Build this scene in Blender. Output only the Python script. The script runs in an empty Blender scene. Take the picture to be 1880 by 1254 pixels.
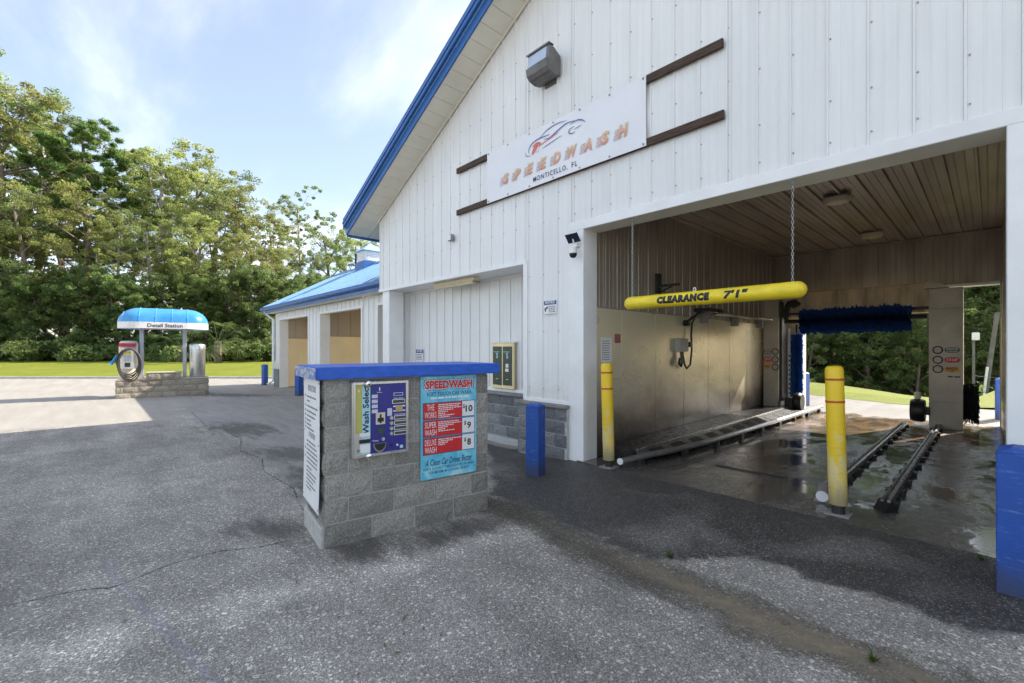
import bpy, bmesh, math, random
import numpy as np
from mathutils import Vector, Matrix

random.seed(7)
rng = np.random.default_rng(7)
scene = bpy.context.scene
COL = scene.collection
R = math.radians

# ------------------------------------------------------------------ camera
cam_d = bpy.data.cameras.new("camera")
cam = bpy.data.objects.new("camera", cam_d)
COL.objects.link(cam)
cam.location = (0, 0, 1.64)
VIEW = R(46.9056)
cam.rotation_euler = (R(90), 0, VIEW)
cam_d.sensor_width = 36
cam_d.lens = 823.0 / 1880.0 * 36.0
cam_d.shift_y = 12.0 / 1880.0
cam_d.clip_start = 0.05
cam_d.clip_end = 2000
scene.camera = cam
RIGHT = Vector((math.cos(VIEW), math.sin(VIEW), 0))
FWD = Vector((-math.sin(VIEW), math.cos(VIEW), 0))

# ------------------------------------------------------------------ sun and sky
SUN = Vector((0.42, 1.26, 1.0)).normalized()
sun_d = bpy.data.lights.new("sun", 'SUN')
sun_d.energy = 4.4
sun_d.angle = R(0.5)
sun_d.color = (1.0, 0.93, 0.82)
sun = bpy.data.objects.new("sun", sun_d)
COL.objects.link(sun)
sun.location = (20, 60, 50)
sun.rotation_euler = SUN.to_track_quat('Z', 'Y').to_euler()

world = bpy.data.worlds.new("World")
scene.world = world
world.use_nodes = True
wn = world.node_tree
for n in list(wn.nodes):
    wn.nodes.remove(n)
def WN(t, **k):
    n = wn.nodes.new(t)
    for a, b in k.items():
        setattr(n, a, b)
    return n
w_out = WN('ShaderNodeOutputWorld')
w_bg = WN('ShaderNodeBackground')
w_sky = WN('ShaderNodeTexSky', sky_type='NISHITA', sun_disc=False)
w_sky.sun_elevation = math.asin(SUN.z)
w_sky.sun_rotation = math.atan2(SUN.x, SUN.y)
w_sky.air_density = 1.0
w_sky.dust_density = 1.2
w_sky.ozone_density = 1.0
w_tc = WN('ShaderNodeTexCoord')
w_sep = WN('ShaderNodeSeparateXYZ')
wn.links.new(w_tc.outputs['Generated'], w_sep.inputs[0])
w_zm = WN('ShaderNodeMath', operation='MAXIMUM'); w_zm.inputs[1].default_value = 0.06
wn.links.new(w_sep.outputs[2], w_zm.inputs[0])
w_dx = WN('ShaderNodeMath', operation='DIVIDE'); w_dy = WN('ShaderNodeMath', operation='DIVIDE')
wn.links.new(w_sep.outputs[0], w_dx.inputs[0]); wn.links.new(w_zm.outputs[0], w_dx.inputs[1])
wn.links.new(w_sep.outputs[1], w_dy.inputs[0]); wn.links.new(w_zm.outputs[0], w_dy.inputs[1])
w_c = WN('ShaderNodeCombineXYZ')
wn.links.new(w_dx.outputs[0], w_c.inputs[0]); wn.links.new(w_dy.outputs[0], w_c.inputs[1])
w_map = WN('ShaderNodeMapping')
w_map.inputs['Rotation'].default_value = (0, 0, R(70))
w_map.inputs['Scale'].default_value = (0.30, 0.85, 1)
w_map.inputs['Location'].default_value = (3.3, 1.15, 0)
wn.links.new(w_c.outputs[0], w_map.inputs[0])
w_n1 = WN('ShaderNodeTexNoise'); w_n1.inputs['Scale'].default_value = 0.9; w_n1.inputs['Detail'].default_value = 8; w_n1.inputs['Roughness'].default_value = 0.55; w_n1.inputs['Distortion'].default_value = 0.25
wn.links.new(w_map.outputs[0], w_n1.inputs['Vector'])
w_r = WN('ShaderNodeValToRGB')
w_r.color_ramp.elements[0].position = 0.43; w_r.color_ramp.elements[1].position = 0.80
w_r.color_ramp.elements[0].color = (0.13, 0.13, 0.13, 1)
w_r.color_ramp.interpolation = 'EASE'
wn.links.new(w_n1.outputs[0], w_r.inputs[0])
w_mix = WN('ShaderNodeMix', data_type='RGBA')
w_mix.inputs[7].default_value = (7.6, 7.5, 7.3, 1)
wn.links.new(w_r.outputs[0], w_mix.inputs[0])
wn.links.new(w_sky.outputs[0], w_mix.inputs[6])
wn.links.new(w_mix.outputs[2], w_bg.inputs[0])
w_bg.inputs[1].default_value = 0.12
wn.links.new(w_bg.outputs[0], w_out.inputs[0])

scene.view_settings.view_transform = 'Standard'
scene.view_settings.look = 'None'
scene.view_settings.gamma = 1
scene.view_settings.use_curve_mapping = False
scene.view_settings.exposure = 1.24
try:
    scene.cycles.max_bounces = 7
    scene.cycles.use_light_tree = False
    scene.cycles.use_adaptive_sampling = True
    scene.cycles.adaptive_threshold = 0.02
    scene.cycles.diffuse_bounces = 4
    scene.cycles.glossy_bounces = 3
    scene.cycles.transmission_bounces = 3
    scene.cycles.caustics_reflective = True
    scene.cycles.blur_glossy = 1.0
    scene.cycles.sample_clamp_indirect = 6.0
    scene.cycles.caustics_refractive = False
except Exception:
    pass

# ------------------------------------------------------------------ materials
MATS = {}
class NT:
    """small node-building helper"""
    def __init__(s, name):
        s.m = bpy.data.materials.new(name); s.m.use_nodes = True
        s.t = s.m.node_tree
        s.b = s.t.nodes['Principled BSDF']
    def n(s, t, **k):
        x = s.t.nodes.new(t)
        for a, b in k.items():
            setattr(x, a, b)
        return x
    def l(s, a, b):
        s.t.links.new(a, b)
    def pos(s):
        return s.n('ShaderNodeNewGeometry').outputs['Position']
    def objc(s):
        return s.n('ShaderNodeTexCoord').outputs['Object']
    def mapping(s, vec, scale=(1, 1, 1), rot=(0, 0, 0), loc=(0, 0, 0)):
        m = s.n('ShaderNodeMapping')
        m.inputs['Scale'].default_value = scale; m.inputs['Rotation'].default_value = rot; m.inputs['Location'].default_value = loc
        s.l(vec, m.inputs[0]); return m.outputs[0]
    def noise(s, vec, scale, detail=4, rough=0.55, dist=0):
        x = s.n('ShaderNodeTexNoise'); x.inputs['Scale'].default_value = scale; x.inputs['Detail'].default_value = detail
        x.inputs['Roughness'].default_value = rough; x.inputs['Distortion'].default_value = dist
        s.l(vec, x.inputs['Vector']); return x.outputs[0]
    def ramp(s, fac, stops, interp='LINEAR'):
        x = s.n('ShaderNodeValToRGB'); e = x.color_ramp.elements; x.color_ramp.interpolation = interp
        while len(e) < len(stops): e.new(0.5)
        for i, (p, c) in enumerate(stops):
            e[i].position = p
            e[i].color = (c, c, c, 1) if not isinstance(c, (tuple, list)) else (*c[:3], 1)
        s.l(fac, x.inputs[0]); return x.outputs[0]
    def mix(s, fac, a, b, blend='MIX'):
        x = s.n('ShaderNodeMix', data_type='RGBA', blend_type=blend)
        for sock, v in ((0, fac), (6, a), (7, b)):
            if hasattr(v, 'links') or hasattr(v, 'is_linked'):
                s.l(v, x.inputs[sock])
            else:
                x.inputs[sock].default_value = v if not isinstance(v, tuple) else (*v[:3], 1)
        return x.outputs[2]
    def math(s, op, a, b=0.0, clamp=False):
        x = s.n('ShaderNodeMath', operation=op); x.use_clamp = clamp
        for i, v in enumerate((a, b)):
            if hasattr(v, 'is_linked'): s.l(v, x.inputs[i])
            else: x.inputs[i].default_value = v
        return x.outputs[0]
    def maprange(s, v, a, b, c=0.0, d=1.0, smooth=True):
        x = s.n('ShaderNodeMapRange'); x.interpolation_type = 'SMOOTHSTEP' if smooth else 'LINEAR'
        s.l(v, x.inputs[0])
        for i, q in enumerate((a, b, c, d)): x.inputs[i + 1].default_value = q
        return x.outputs[0]
    def attr(s, name):
        x = s.n('ShaderNodeAttribute'); x.attribute_name = name; return x.outputs['Fac']
    def rand(s):
        return s.n('ShaderNodeObjectInfo').outputs['Random']
    def bump(s, h, strength=0.3, dist=0.01):
        x = s.n('ShaderNodeBump'); x.inputs['Strength'].default_value = strength; x.inputs['Distance'].default_value = dist
        s.l(h, x.inputs['Height']); s.l(x.outputs[0], s.b.inputs['Normal'])
    def set(s, **k):
        for a, v in k.items():
            sock = s.b.inputs[a.replace('_', ' ')]
            if hasattr(v, 'is_linked'): s.l(v, sock)
            else: sock.default_value = (*v[:3], 1) if isinstance(v, tuple) else v

def mat(name, col=(0.5, 0.5, 0.5), rough=0.5, metal=0.0, var=0.12, nscale=6.0, bump=0.0, bscale=60.0, objrand=0.0, spec=0.5, stretch=(1, 1, 1)):
    """painted / plain surface with procedural unevenness"""
    if name in MATS: return MATS[name]
    t = NT(name)
    p = t.mapping(t.pos(), stretch)
    n = t.noise(p, nscale, 5, 0.6)
    dark = tuple(c * (1 - var) for c in col); lite = tuple(min(1, c * (1 + var * 0.6)) for c in col)
    c = t.ramp(n, [(0.3, dark), (0.7, lite)])
    if objrand > 0:
        c = t.mix(1.0, c, t.ramp(t.rand(), [(0, 1 - objrand), (1, 1.0)]), 'MULTIPLY')
    t.set(Base_Color=c, Metallic=metal)
    t.b.inputs['Specular IOR Level'].default_value = spec
    rn = t.noise(p, nscale * 2.3, 4)
    t.set(Roughness=t.maprange(rn, 0.3, 0.7, max(0.02, rough - 0.08), min(1, rough + 0.08), False))
    if bump > 0:
        t.bump(t.noise(p, bscale, 4, 0.6), bump, 0.004)
    MATS[name] = t.m
    return t.m

def m_siding():
    t = NT('white_metal_siding')
    p = t.pos()
    st = t.noise(t.mapping(p, (7, 7, 0.28)), 2.2, 5, 0.6, 0.3)
    cl = t.noise(p, 0.9, 4, 0.55)
    c = t.ramp(st, [(0.25, (0.77, 0.768, 0.755)), (0.5, (0.815, 0.813, 0.805)), (0.75, (0.84, 0.84, 0.84))])
    c = t.mix(1.0, c, t.ramp(cl, [(0.3, 0.95), (0.7, 1.02)]), 'MULTIPLY')
    c = t.mix(1.0, c, t.ramp(t.rand(), [(0, 0.955), (1, 1.0)]), 'MULTIPLY')
    sx = t.n('ShaderNodeSeparateXYZ'); t.l(p, sx.inputs[0])
    sp = t.math('ADD', sx.outputs[2], t.math('MULTIPLY', t.noise(p, 7, 5, 0.7), -0.9))
    c = t.mix(t.maprange(sp, 0.75, 0.25, 0.0, 0.45), c, (0.50, 0.46, 0.39))
    t.set(Base_Color=c, Roughness=t.maprange(st, 0.3, 0.7, 0.32, 0.46, False))
    t.bump(t.noise(t.mapping(p, (1.2, 1.2, 2.2)), 1.6, 2, 0.5), 0.30, 0.02)
    return t.m
WHITE = m_siding()
WHITE_TRIM = mat('white_trim', (0.83, 0.83, 0.825), 0.4, 0, 0.07, 2.5)
BLUE_TRIM = mat('blue_metal_trim', (0.022, 0.115, 0.36), 0.35, 0, 0.1, 2)
BLUE_ROOF = mat('blue_metal_roof', (0.30, 0.50, 0.68), 0.35, 0, 0.12, 0.8)
def m_paint(name, col, chip, grime, z1=0.35, rough=0.5):
    t = NT(name)
    p = t.objc()
    sx = t.n('ShaderNodeSeparateXYZ'); t.l(p, sx.inputs[0])
    n = t.noise(p, 4.5, 5, 0.6); f = t.noise(t.mapping(p, (1, 1, 0.5)), 26, 5, 0.7)
    c = t.ramp(n, [(0.25, tuple(x * 0.80 for x in col)), (0.6, col), (0.85, tuple(min(1, x * 1.15 + 0.02) for x in col))])
    sc = t.noise(t.mapping(p, (3, 3, 26), (0.2, 0.1, 0)), 2.2, 4, 0.7)
    c = t.mix(t.math('MULTIPLY', t.ramp(sc, [(0.55, 0.0), (0.66, 0.9)]), t.ramp(f, [(0.42, 0.0), (0.56, 1.0)])), c, chip)
    g = t.math('ADD', sx.outputs[2], t.math('MULTIPLY', n, -0.45))
    c = t.mix(t.maprange(g, z1, -0.22, 0.0, 0.75), c, grime)
    t.set(Base_Color=c, Roughness=t.maprange(f, 0.3, 0.7, rough - 0.12, rough + 0.18, False))
    t.bump(f, 0.12, 0.004)
    return t.m
BLUE_BOLLARD = m_paint('blue_bollard_paint', (0.016, 0.085, 0.40), (0.10, 0.20, 0.48), (0.05, 0.055, 0.07), 0.12)
CREAM = mat('cream_soffit', (0.78, 0.75, 0.64), 0.55, 0, 0.08, 2)
FRP_YEL = mat('yellow_wall_panel', (0.90, 0.72, 0.43), 0.45, 0, 0.08, 1.2)
CAPC = mat('grey_cap_concrete', (0.24, 0.235, 0.23), 0.9, 0, 0.25, 5, 0.4, 40)
CONC = mat('pale_concrete', (0.46, 0.46, 0.45), 0.85, 0, 0.2, 3, 0.4, 40)
STEEL = mat('stainless_steel', (0.62, 0.625, 0.62), 0.30, 0.9, 0.10, 2, 0, 60, 0, 0.5, (5, 5, 0.3))
GALV = mat('galvanised_steel', (0.42, 0.43, 0.44), 0.38, 0.85, 0.25, 8)
DARKMET = mat('grimy_dark_steel', (0.05, 0.048, 0.045), 0.45, 0.4, 0.4, 6)
BLACK = mat('black_rubber', (0.016, 0.016, 0.017), 0.45, 0, 0.3, 9)
INK = mat('black_ink', (0.02, 0.02, 0.025), 0.6, 0, 0.05)
INKB = mat('navy_ink', (0.02, 0.04, 0.12), 0.6, 0, 0.05)
GREYINK = mat('grey_ink', (0.16, 0.16, 0.18), 0.6, 0, 0.05)
PAPER = mat('white_print', (0.80, 0.80, 0.80), 0.5, 0, 0.04, 3)
RED = mat('red_print', (0.62, 0.025, 0.03), 0.45, 0, 0.06)
YEL = mat('yellow_plastic', (0.86, 0.60, 0.015), 0.38, 0, 0.1, 5)
BARYEL = mat('clearance_yellow', (0.86, 0.66, 0.03), 0.34, 0, 0.22, 4, 0.06, 30, 0, 0.5, (1, 3, 3))
WOOD = mat('weathered_brown_wood', (0.085, 0.055, 0.04), 0.75, 0, 0.6, 9, 0.5, 60, 0, 0.3, (0.4, 4, 6))
GREYPL = mat('grey_painted_metal', (0.30, 0.29, 0.28), 0.5, 0.2, 0.2, 7)
BLUEBRUSH = mat('blue_brush_bristle', (0.012, 0.075, 0.30), 0.8, 0, 0.6, 30)
BLUEPANEL = mat('violet_blue_faceplate', (0.028, 0.028, 0.24), 0.35, 0, 0.06)
OLIVE = mat('lcd_olive', (0.075, 0.075, 0.035), 0.25, 0, 0.1)
CYAN = mat('cyan_print', (0.13, 0.52, 0.72), 0.4, 0, 0.18, 3)
CYAN2 = mat('pale_cyan_print', (0.42, 0.70, 0.74), 0.4, 0, 0.08, 5)
LIME = mat('yellow_green_print', (0.52, 0.50, 0.13), 0.4, 0, 0.1, 5)
GREEN = mat('dark_green_print', (0.02, 0.045, 0.035), 0.3, 0, 0.1)
BRASS = mat('pale_brass_frame', (0.80, 0.66, 0.38), 0.4, 0.25, 0.1)
ORANGE = mat('orange_print', (0.80, 0.42, 0.03), 0.5, 0, 0.1)
DGREEN = mat('sign_green', (0.10, 0.15, 0.10), 0.5, 0, 0.1)
GLASSY = mat('lamp_glass', (0.42, 0.50, 0.64), 0.08, 0.1, 0.1)
DIFFUSER = mat('lamp_diffuser', (0.72, 0.62, 0.42), 0.4, 0, 0.08)
BARK = mat('tree_bark', (0.24, 0.195, 0.155), 0.9, 0, 0.5, 3, 0.6, 14, 0.2, 0.2)
BARKP = mat('pale_bark', (0.44, 0.40, 0.35), 0.9, 0, 0.35, 3, 0.5, 14, 0.2, 0.2)
POLEWOOD = mat('pole_wood', (0.17, 0.16, 0.15), 0.85, 0, 0.3, 3)
BEIGE = mat('beige_vacuum_body', (0.62, 0.55, 0.44), 0.4, 0.1, 0.12)
RAWWOOD = None

def m_brown():
    t = NT('water_stained_brown_metal')
    p = t.mapping(t.pos(), (2.2, 0.35, 0.5))
    n = t.noise(p, 1.6, 3, 0.45, 0.1)
    c = t.ramp(n, [(0.25, (0.34, 0.29, 0.235)), (0.5, (0.43, 0.375, 0.31)), (0.75, (0.53, 0.47, 0.40))])
    c = t.mix(1.0, c, t.ramp(t.rand(), [(0, 0.94), (1, 1.0)]), 'MULTIPLY')
    t.set(Base_Color=c, Roughness=t.maprange(t.noise(p, 3, 2), 0.3, 0.7, 0.38, 0.50, False), Metallic=0.35)
    return t.m
BROWN = m_brown()

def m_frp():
    t = NT('cream_to_brown_wall_panel')
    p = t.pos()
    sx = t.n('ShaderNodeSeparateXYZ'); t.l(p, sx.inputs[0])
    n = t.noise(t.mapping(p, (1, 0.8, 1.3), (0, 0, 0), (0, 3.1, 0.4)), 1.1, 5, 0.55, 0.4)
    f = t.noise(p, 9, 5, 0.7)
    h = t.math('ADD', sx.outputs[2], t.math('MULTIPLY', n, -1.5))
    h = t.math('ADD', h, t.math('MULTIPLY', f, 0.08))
    c = t.ramp(t.maprange(h, -0.6, 1.2, 0, 1, False), [(0.04, (0.085, 0.072, 0.06)), (0.28, (0.22, 0.175, 0.13)), (0.55, (0.55, 0.48, 0.36)), (0.85, (0.74, 0.67, 0.47))])  # cream near the top, unevenly darker brown towards the floor
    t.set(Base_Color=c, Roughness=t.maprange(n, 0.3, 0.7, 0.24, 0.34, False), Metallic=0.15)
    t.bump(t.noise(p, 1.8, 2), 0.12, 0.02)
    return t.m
FRP = m_frp()

def m_block(name, base, k=1.0):
    t = NT(name)
    p = t.pos()
    a = t.noise(p, 75, 4, 0.75)
    b = t.noise(p, 22, 5, 0.65)
    c = t.ramp(a, [(0.28, tuple(x * 0.42 for x in base)), (0.5, base), (0.72, tuple(min(1, x * 1.55) for x in base))])
    c = t.mix(1.0, c, t.ramp(t.rand(), [(0, 0.68), (1, 1.10)]), 'MULTIPLY')
    c = t.mix(1.0, c, t.ramp(t.noise(p, 2.2, 4), [(0.3, 0.82), (0.7, 1.05)]), 'MULTIPLY')
    t.set(Base_Color=c, Roughness=0.92)
    t.b.inputs['Specular IOR Level'].default_value = 0.2
    h = t.math('ADD', t.math('MULTIPLY', b, 1.0), t.math('MULTIPLY', a, 0.35))
    t.bump(h, 1.0 * k, 0.03)
    return t.m
BLOCK = m_block('split_face_block', (0.41, 0.385, 0.345))
BLOCKG = m_block('blue_grey_split_face_block', (0.265, 0.275, 0.285))
BLOCKT = m_block('tan_split_face_block', (0.40, 0.35, 0.28), 1.3)
MORTAR = mat('mortar', (0.47, 0.46, 0.44), 0.95, 0, 0.2, 14, 0.5, 90)

def m_capwood():
    t = NT('peeling_blue_painted_wood')
    p = t.objc()
    n = t.noise(t.mapping(p, (2.0, 2.0, 9)), 3.4, 6, 0.65, 0.8)
    peel = t.ramp(n, [(0.50, 0.0), (0.53, 1.0)])
    wood = t.ramp(t.noise(t.mapping(p, (4, 4, 50)), 4, 5), [(0.3, (0.30, 0.29, 0.31)), (0.7, (0.66, 0.63, 0.62))])
    t.set(Base_Color=t.mix(peel, wood, (0.16, 0.24, 0.50)), Roughness=0.7)
    return t.m
PEEL = m_capwood()

def m_cap():
    t = NT('blue_painted_cap')
    p = t.pos()
    n = t.noise(t.mapping(p, (9, 3, 9)), 3.0, 6, 0.7)
    c = t.ramp(n, [(0.25, (0.010, 0.075, 0.40)), (0.6, (0.018, 0.12, 0.62)), (0.85, (0.05, 0.20, 0.70))])
    t.set(Base_Color=c, Roughness=0.42); t.bump(t.noise(t.mapping(p, (40, 12, 60)), 3, 4), 0.25, 0.004)
    return t.m
BLUECAP = m_cap()

def m_bollard_yel():
    t = NT('scuffed_yellow_sleeve')
    p = t.objc()
    sx = t.n('ShaderNodeSeparateXYZ'); t.l(p, sx.inputs[0])
    n = t.noise(t.mapping(p, (8, 8, 2.2)), 2.0, 6, 0.65, 0.4)
    z = t.math('ADD', t.maprange(sx.outputs[2], 0.2, 1.1, 0.14, -0.16), n)
    c = t.mix(t.ramp(z, [(0.47, 0.0), (0.64, 0.85)]), (0.84, 0.57, 0.015), (0.74, 0.62, 0.32))
    sc = t.noise(t.mapping(p, (5, 5, 30)), 2.0, 5, 0.7)
    c = t.mix(t.math('MULTIPLY', t.ramp(sc, [(0.58, 0.0), (0.70, 0.6)]), t.maprange(sx.outputs[2], 1.2, 0.5)), c, (0.20, 0.17, 0.10))
    c = t.mix(t.maprange(t.math('ADD', sx.outputs[2], t.math('MULTIPLY', n, -0.3)), 0.25, -0.05, 0, 0.7), c, (0.16, 0.13, 0.08))
    t.set(Base_Color=c, Roughness=0.42)
    return t.m
SCUFFYEL = m_bollard_yel()

def m_leaf(name, dark, mid, lite, trans=0.5):
    t = NT(name)
    p = t.objc()
    n = t.noise(p, 0.55, 3, 0.6)
    n2 = t.noise(p, 5.0, 2, 0.6)
    f = t.math('ADD', t.math('MULTIPLY', n, 0.65), t.math('MULTIPLY', n2, 0.35))
    c = t.ramp(f, [(0.36, dark), (0.5, mid), (0.64, lite)])
    h = t.n('ShaderNodeHueSaturation'); t.l(c, h.inputs['Color'])
    t.l(t.maprange(t.rand(), 0, 1, 0.497, 0.520, False), h.inputs['Hue']); t.l(t.maprange(t.rand(), 0, 1, 0.8, 1.2, False), h.inputs['Value'])
    c = h.outputs[0]
    t.set(Base_Color=c, Roughness=0.55)
    t.b.inputs['Specular IOR Level'].default_value = 0.35
    tr = t.n('ShaderNodeBsdfTranslucent'); t.l(c, tr.inputs[0])
    mx = t.n('ShaderNodeMixShader'); mx.inputs[0].default_value = trans
    out = t.t.nodes['Material Output']
    t.l(t.b.outputs[0], mx.inputs[1]); t.l(tr.outputs[0], mx.inputs[2]); t.l(mx.outputs[0], out.inputs[0])
    return t.m
LEAF = m_leaf('broadleaf_foliage', (0.12, 0.16, 0.055), (0.25, 0.305, 0.10), (0.46, 0.50, 0.20))
LEAFY = m_leaf('yellow_green_foliage', (0.19, 0.22, 0.06), (0.36, 0.385, 0.11), (0.56, 0.56, 0.23))
LEAFD = m_leaf('dark_evergreen_foliage', (0.09, 0.135, 0.045), (0.17, 0.235, 0.07), (0.32, 0.38, 0.13))
PINE = m_leaf('pine_needles', (0.08, 0.15, 0.04), (0.15, 0.24, 0.06), (0.30, 0.38, 0.11))
PALM = m_leaf('palm_fronds', (0.05, 0.085, 0.025), (0.10, 0.14, 0.045), (0.22, 0.25, 0.10))
DEADLEAF = mat('dry_leaf', (0.20, 0.14, 0.07), 0.8, 0, 0.3, 20)
WEED = m_leaf('weed_leaf', (0.05, 0.08, 0.02), (0.09, 0.13, 0.03), (0.16, 0.20, 0.05))

# ------------------------------------------------------------------ mesh helpers
class MB:
    def __init__(s, M=None):
        s.v = []; s.f = []; s.M = M or Matrix()
    def add(s, vs, fs):
        o = len(s.v)
        s.v += [tuple(s.M @ Vector(p)) for p in vs]
        s.f += [tuple(i + o for i in q) for q in fs]
        return s
    def box(s, x0, x1, y0, y1, z0, z1):
        return s.add([(x0, y0, z0), (x1, y0, z0), (x1, y1, z0), (x0, y1, z0), (x0, y0, z1), (x1, y0, z1), (x1, y1, z1), (x0, y1, z1)],
                     [(0, 3, 2, 1), (4, 5, 6, 7), (0, 1, 5, 4), (1, 2, 6, 5), (2, 3, 7, 6), (3, 0, 4, 7)])
    def prism(s, poly, axis, a, b):
        """extrude a polygon given in the two other axes along axis from a to b"""
        n = len(poly)
        def P(q, t):
            return {'x': (t, q[0], q[1]), 'y': (q[0], t, q[1]), 'z': (q[0], q[1], t)}[axis]
        vs = [P(q, a) for q in poly] + [P(q, b) for q in poly]
        fs = [tuple(range(n - 1, -1, -1)), tuple(range(n, 2 * n))] + [(i, (i + 1) % n, n + (i + 1) % n, n + i) for i in range(n)]
        return s.add(vs, fs)
    def tube(s, pts, rad, n=8, caps=True):
        pts = [Vector(p) for p in pts]
        rads = rad if isinstance(rad, (list, tuple)) else [rad] * len(pts)
        vs = []; fs = []
        prev = None
        for i, p in enumerate(pts):
            d = (pts[min(i + 1, len(pts) - 1)] - pts[max(i - 1, 0)]).normalized()
            if prev is None:
                ref = Vector((0, 0, 1)) if abs(d.z) < 0.9 else Vector((1, 0, 0))
                u = d.cross(ref).normalized()
            else:
                u = (prev - d * prev.dot(d)).normalized()
            prev = u
            w = d.cross(u)
            for k in range(n):
                a = 2 * math.pi * k / n
                vs.append(p + (u * math.cos(a) + w * math.sin(a)) * rads[i])
        for i in range(len(pts) - 1):
            for k in range(n):
                fs.append((i * n + k, i * n + (k + 1) % n, (i + 1) * n + (k + 1) % n, (i + 1) * n + k))
        if caps:
            fs.append(tuple(range(n - 1, -1, -1))); fs.append(tuple((len(pts) - 1) * n + k for k in range(n)))
        return s.add(vs, fs)
    def lathe(s, prof, c=(0, 0, 0), n=16, axis='z'):
        vs = []; fs = []
        for r, h in prof:
            for k in range(n):
                a = 2 * math.pi * k / n
                q = (r * math.cos(a), r * math.sin(a))
                p = {'z': (q[0], q[1], h), 'x': (h, q[0], q[1]), 'y': (q[1], h, q[0])}[axis]
                vs.append((c[0] + p[0], c[1] + p[1], c[2] + p[2]))
        m = len(prof)
        for i in range(m - 1):
            for k in range(n):
                fs.append((i * n + k, i * n + (k + 1) % n, (i + 1) * n + (k + 1) % n, (i + 1) * n + k))
        fs.append(tuple(range(n - 1, -1, -1))); fs.append(tuple((m - 1) * n + k for k in range(n)))
        return s.add(vs, fs)
    def mesh(s, name, m, bevel=0, smooth=False, seg=1):
        me = bpy.data.meshes.new(name)
        me.from_pydata(s.v, [], s.f)
        bm = bmesh.new(); bm.from_mesh(me)
        bmesh.ops.recalc_face_normals(bm, faces=bm.faces)
        if bevel > 0:
            es = [e for e in bm.edges if len(e.link_faces) == 2 and e.calc_face_angle(0) > 0.6]
            bmesh.ops.bevel(bm, geom=es, offset=bevel, segments=seg, affect='EDGES', clamp_overlap=True)
        if smooth:
            for f in bm.faces: f.smooth = True
            for e in bm.edges:
                if len(e.link_faces) == 2 and e.calc_face_angle(0) > 0.7: e.smooth = False
        bm.to_mesh(me); bm.free()
        me.materials.append(m)
        return me

def props(o, label=None, cat=None, group=None, kind=None):
    if label: o['label'] = label
    if cat: o['category'] = cat
    if group: o['group'] = group
    if kind: o['kind'] = kind
    return o
def thing(name, label, cat, loc=(0, 0, 0), rotz=0.0, group=None):
    o = bpy.data.objects.new(name, None); COL.objects.link(o)
    o.empty_display_size = 0.2
    o.location = loc; o.rotation_euler = (0, 0, rotz)
    return props(o, label, cat, group)
def PM(o):
    return Matrix.Translation(o.location) @ o.rotation_euler.to_matrix().to_4x4()
def link(name, me, parent=None, local=True, loc=(0, 0, 0), rot=(0, 0, 0)):
    o = bpy.data.objects.new(name, me); COL.objects.link(o)
    o.location = loc; o.rotation_euler = rot
    if parent:
        o.parent = parent
        if not local: o.matrix_parent_inverse = PM(parent).inverted()
    return o
def part(name, mb, m, parent, local=False, bevel=0, smooth=False, seg=1):
    """local=False: coordinates are world ones (parent is an Empty); local=True: parent's own frame"""
    return link(name, mb.mesh(name, m, bevel, smooth, seg), parent, local)
def sub(name, mb, m, parent, bevel=0, smooth=False):
    return link(name, mb.mesh(name, m, bevel, smooth), parent, True)
def single(name, mb, m, label, cat, group=None, bevel=0, smooth=False):
    return props(link(name, mb.mesh(name, m, bevel, smooth)), label, cat, group)
def structure(name, mb, m, bevel=0):
    return props(link(name, mb.mesh(name, m, bevel)), kind='structure')
def bx(*a):
    return MB().box(*a)
def copy_tree(o, parent=None):
    c = o.copy(); COL.objects.link(c); c.parent = parent
    for ch in o.children:
        copy_tree(ch, c)
    return c

# text in the XZ plane (faces -Y) of the parent's frame unless another frame is given
FRONT = Matrix(((1, 0, 0, 0), (0, 0, -1, 0), (0, 1, 0, 0), (0, 0, 0, 1)))
LEFTF = Matrix(((0, 0, -1, 0), (-1, 0, 0, 0), (0, 1, 0, 0), (0, 0, 0, 1)))   # faces -X
RIGHTF = Matrix(((0, 0, 1, 0), (1, 0, 0, 0), (0, 1, 0, 0), (0, 0, 0, 1)))    # faces +X
def textmesh(s, h, m, bold=0.0, shear=0.0, width=None, align='CENTER', spacing=1.0):
    cu = bpy.data.curves.new('lettering', 'FONT')
    cu.body = s; cu.size = 1.0; cu.shear = shear; cu.offset = bold; cu.resolution_u = 2; cu.space_character = spacing
    cu.fill_mode = 'FRONT'
    ob = bpy.data.objects.new('lettering', cu)
    me = bpy.data.meshes.new_from_object(ob)
    bpy.data.objects.remove(ob)
    n = len(me.vertices)
    co = np.empty(n * 3); me.vertices.foreach_get('co', co); co = co.reshape(-1, 3)
    lo, hi = co.min(0), co.max(0)
    co[:, 1] = (co[:, 1] - lo[1]) / max(1e-6, hi[1] - lo[1]) * h
    k = (width / (hi[0] - lo[0])) if width else h / 0.72
    co[:, 0] = (co[:, 0] - lo[0]) * k
    w = (hi[0] - lo[0]) * k
    if align == 'CENTER': co[:, 0] -= w / 2
    if align == 'RIGHT': co[:, 0] -= w
    me.vertices.foreach_set('co', co.ravel()); me.update()
    me.materials.clear(); me.materials.append(m)
    return me
def text(parent, s, h, m, at, frame=FRONT, local=True, rot=0.0, name='lettering', **k):
    me = textmesh(s, h, m, **k)
    me.transform(Matrix.Translation(at) @ frame @ Matrix.Rotation(rot, 4, 'Z'))
    return link(name, me, parent, local)
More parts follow.
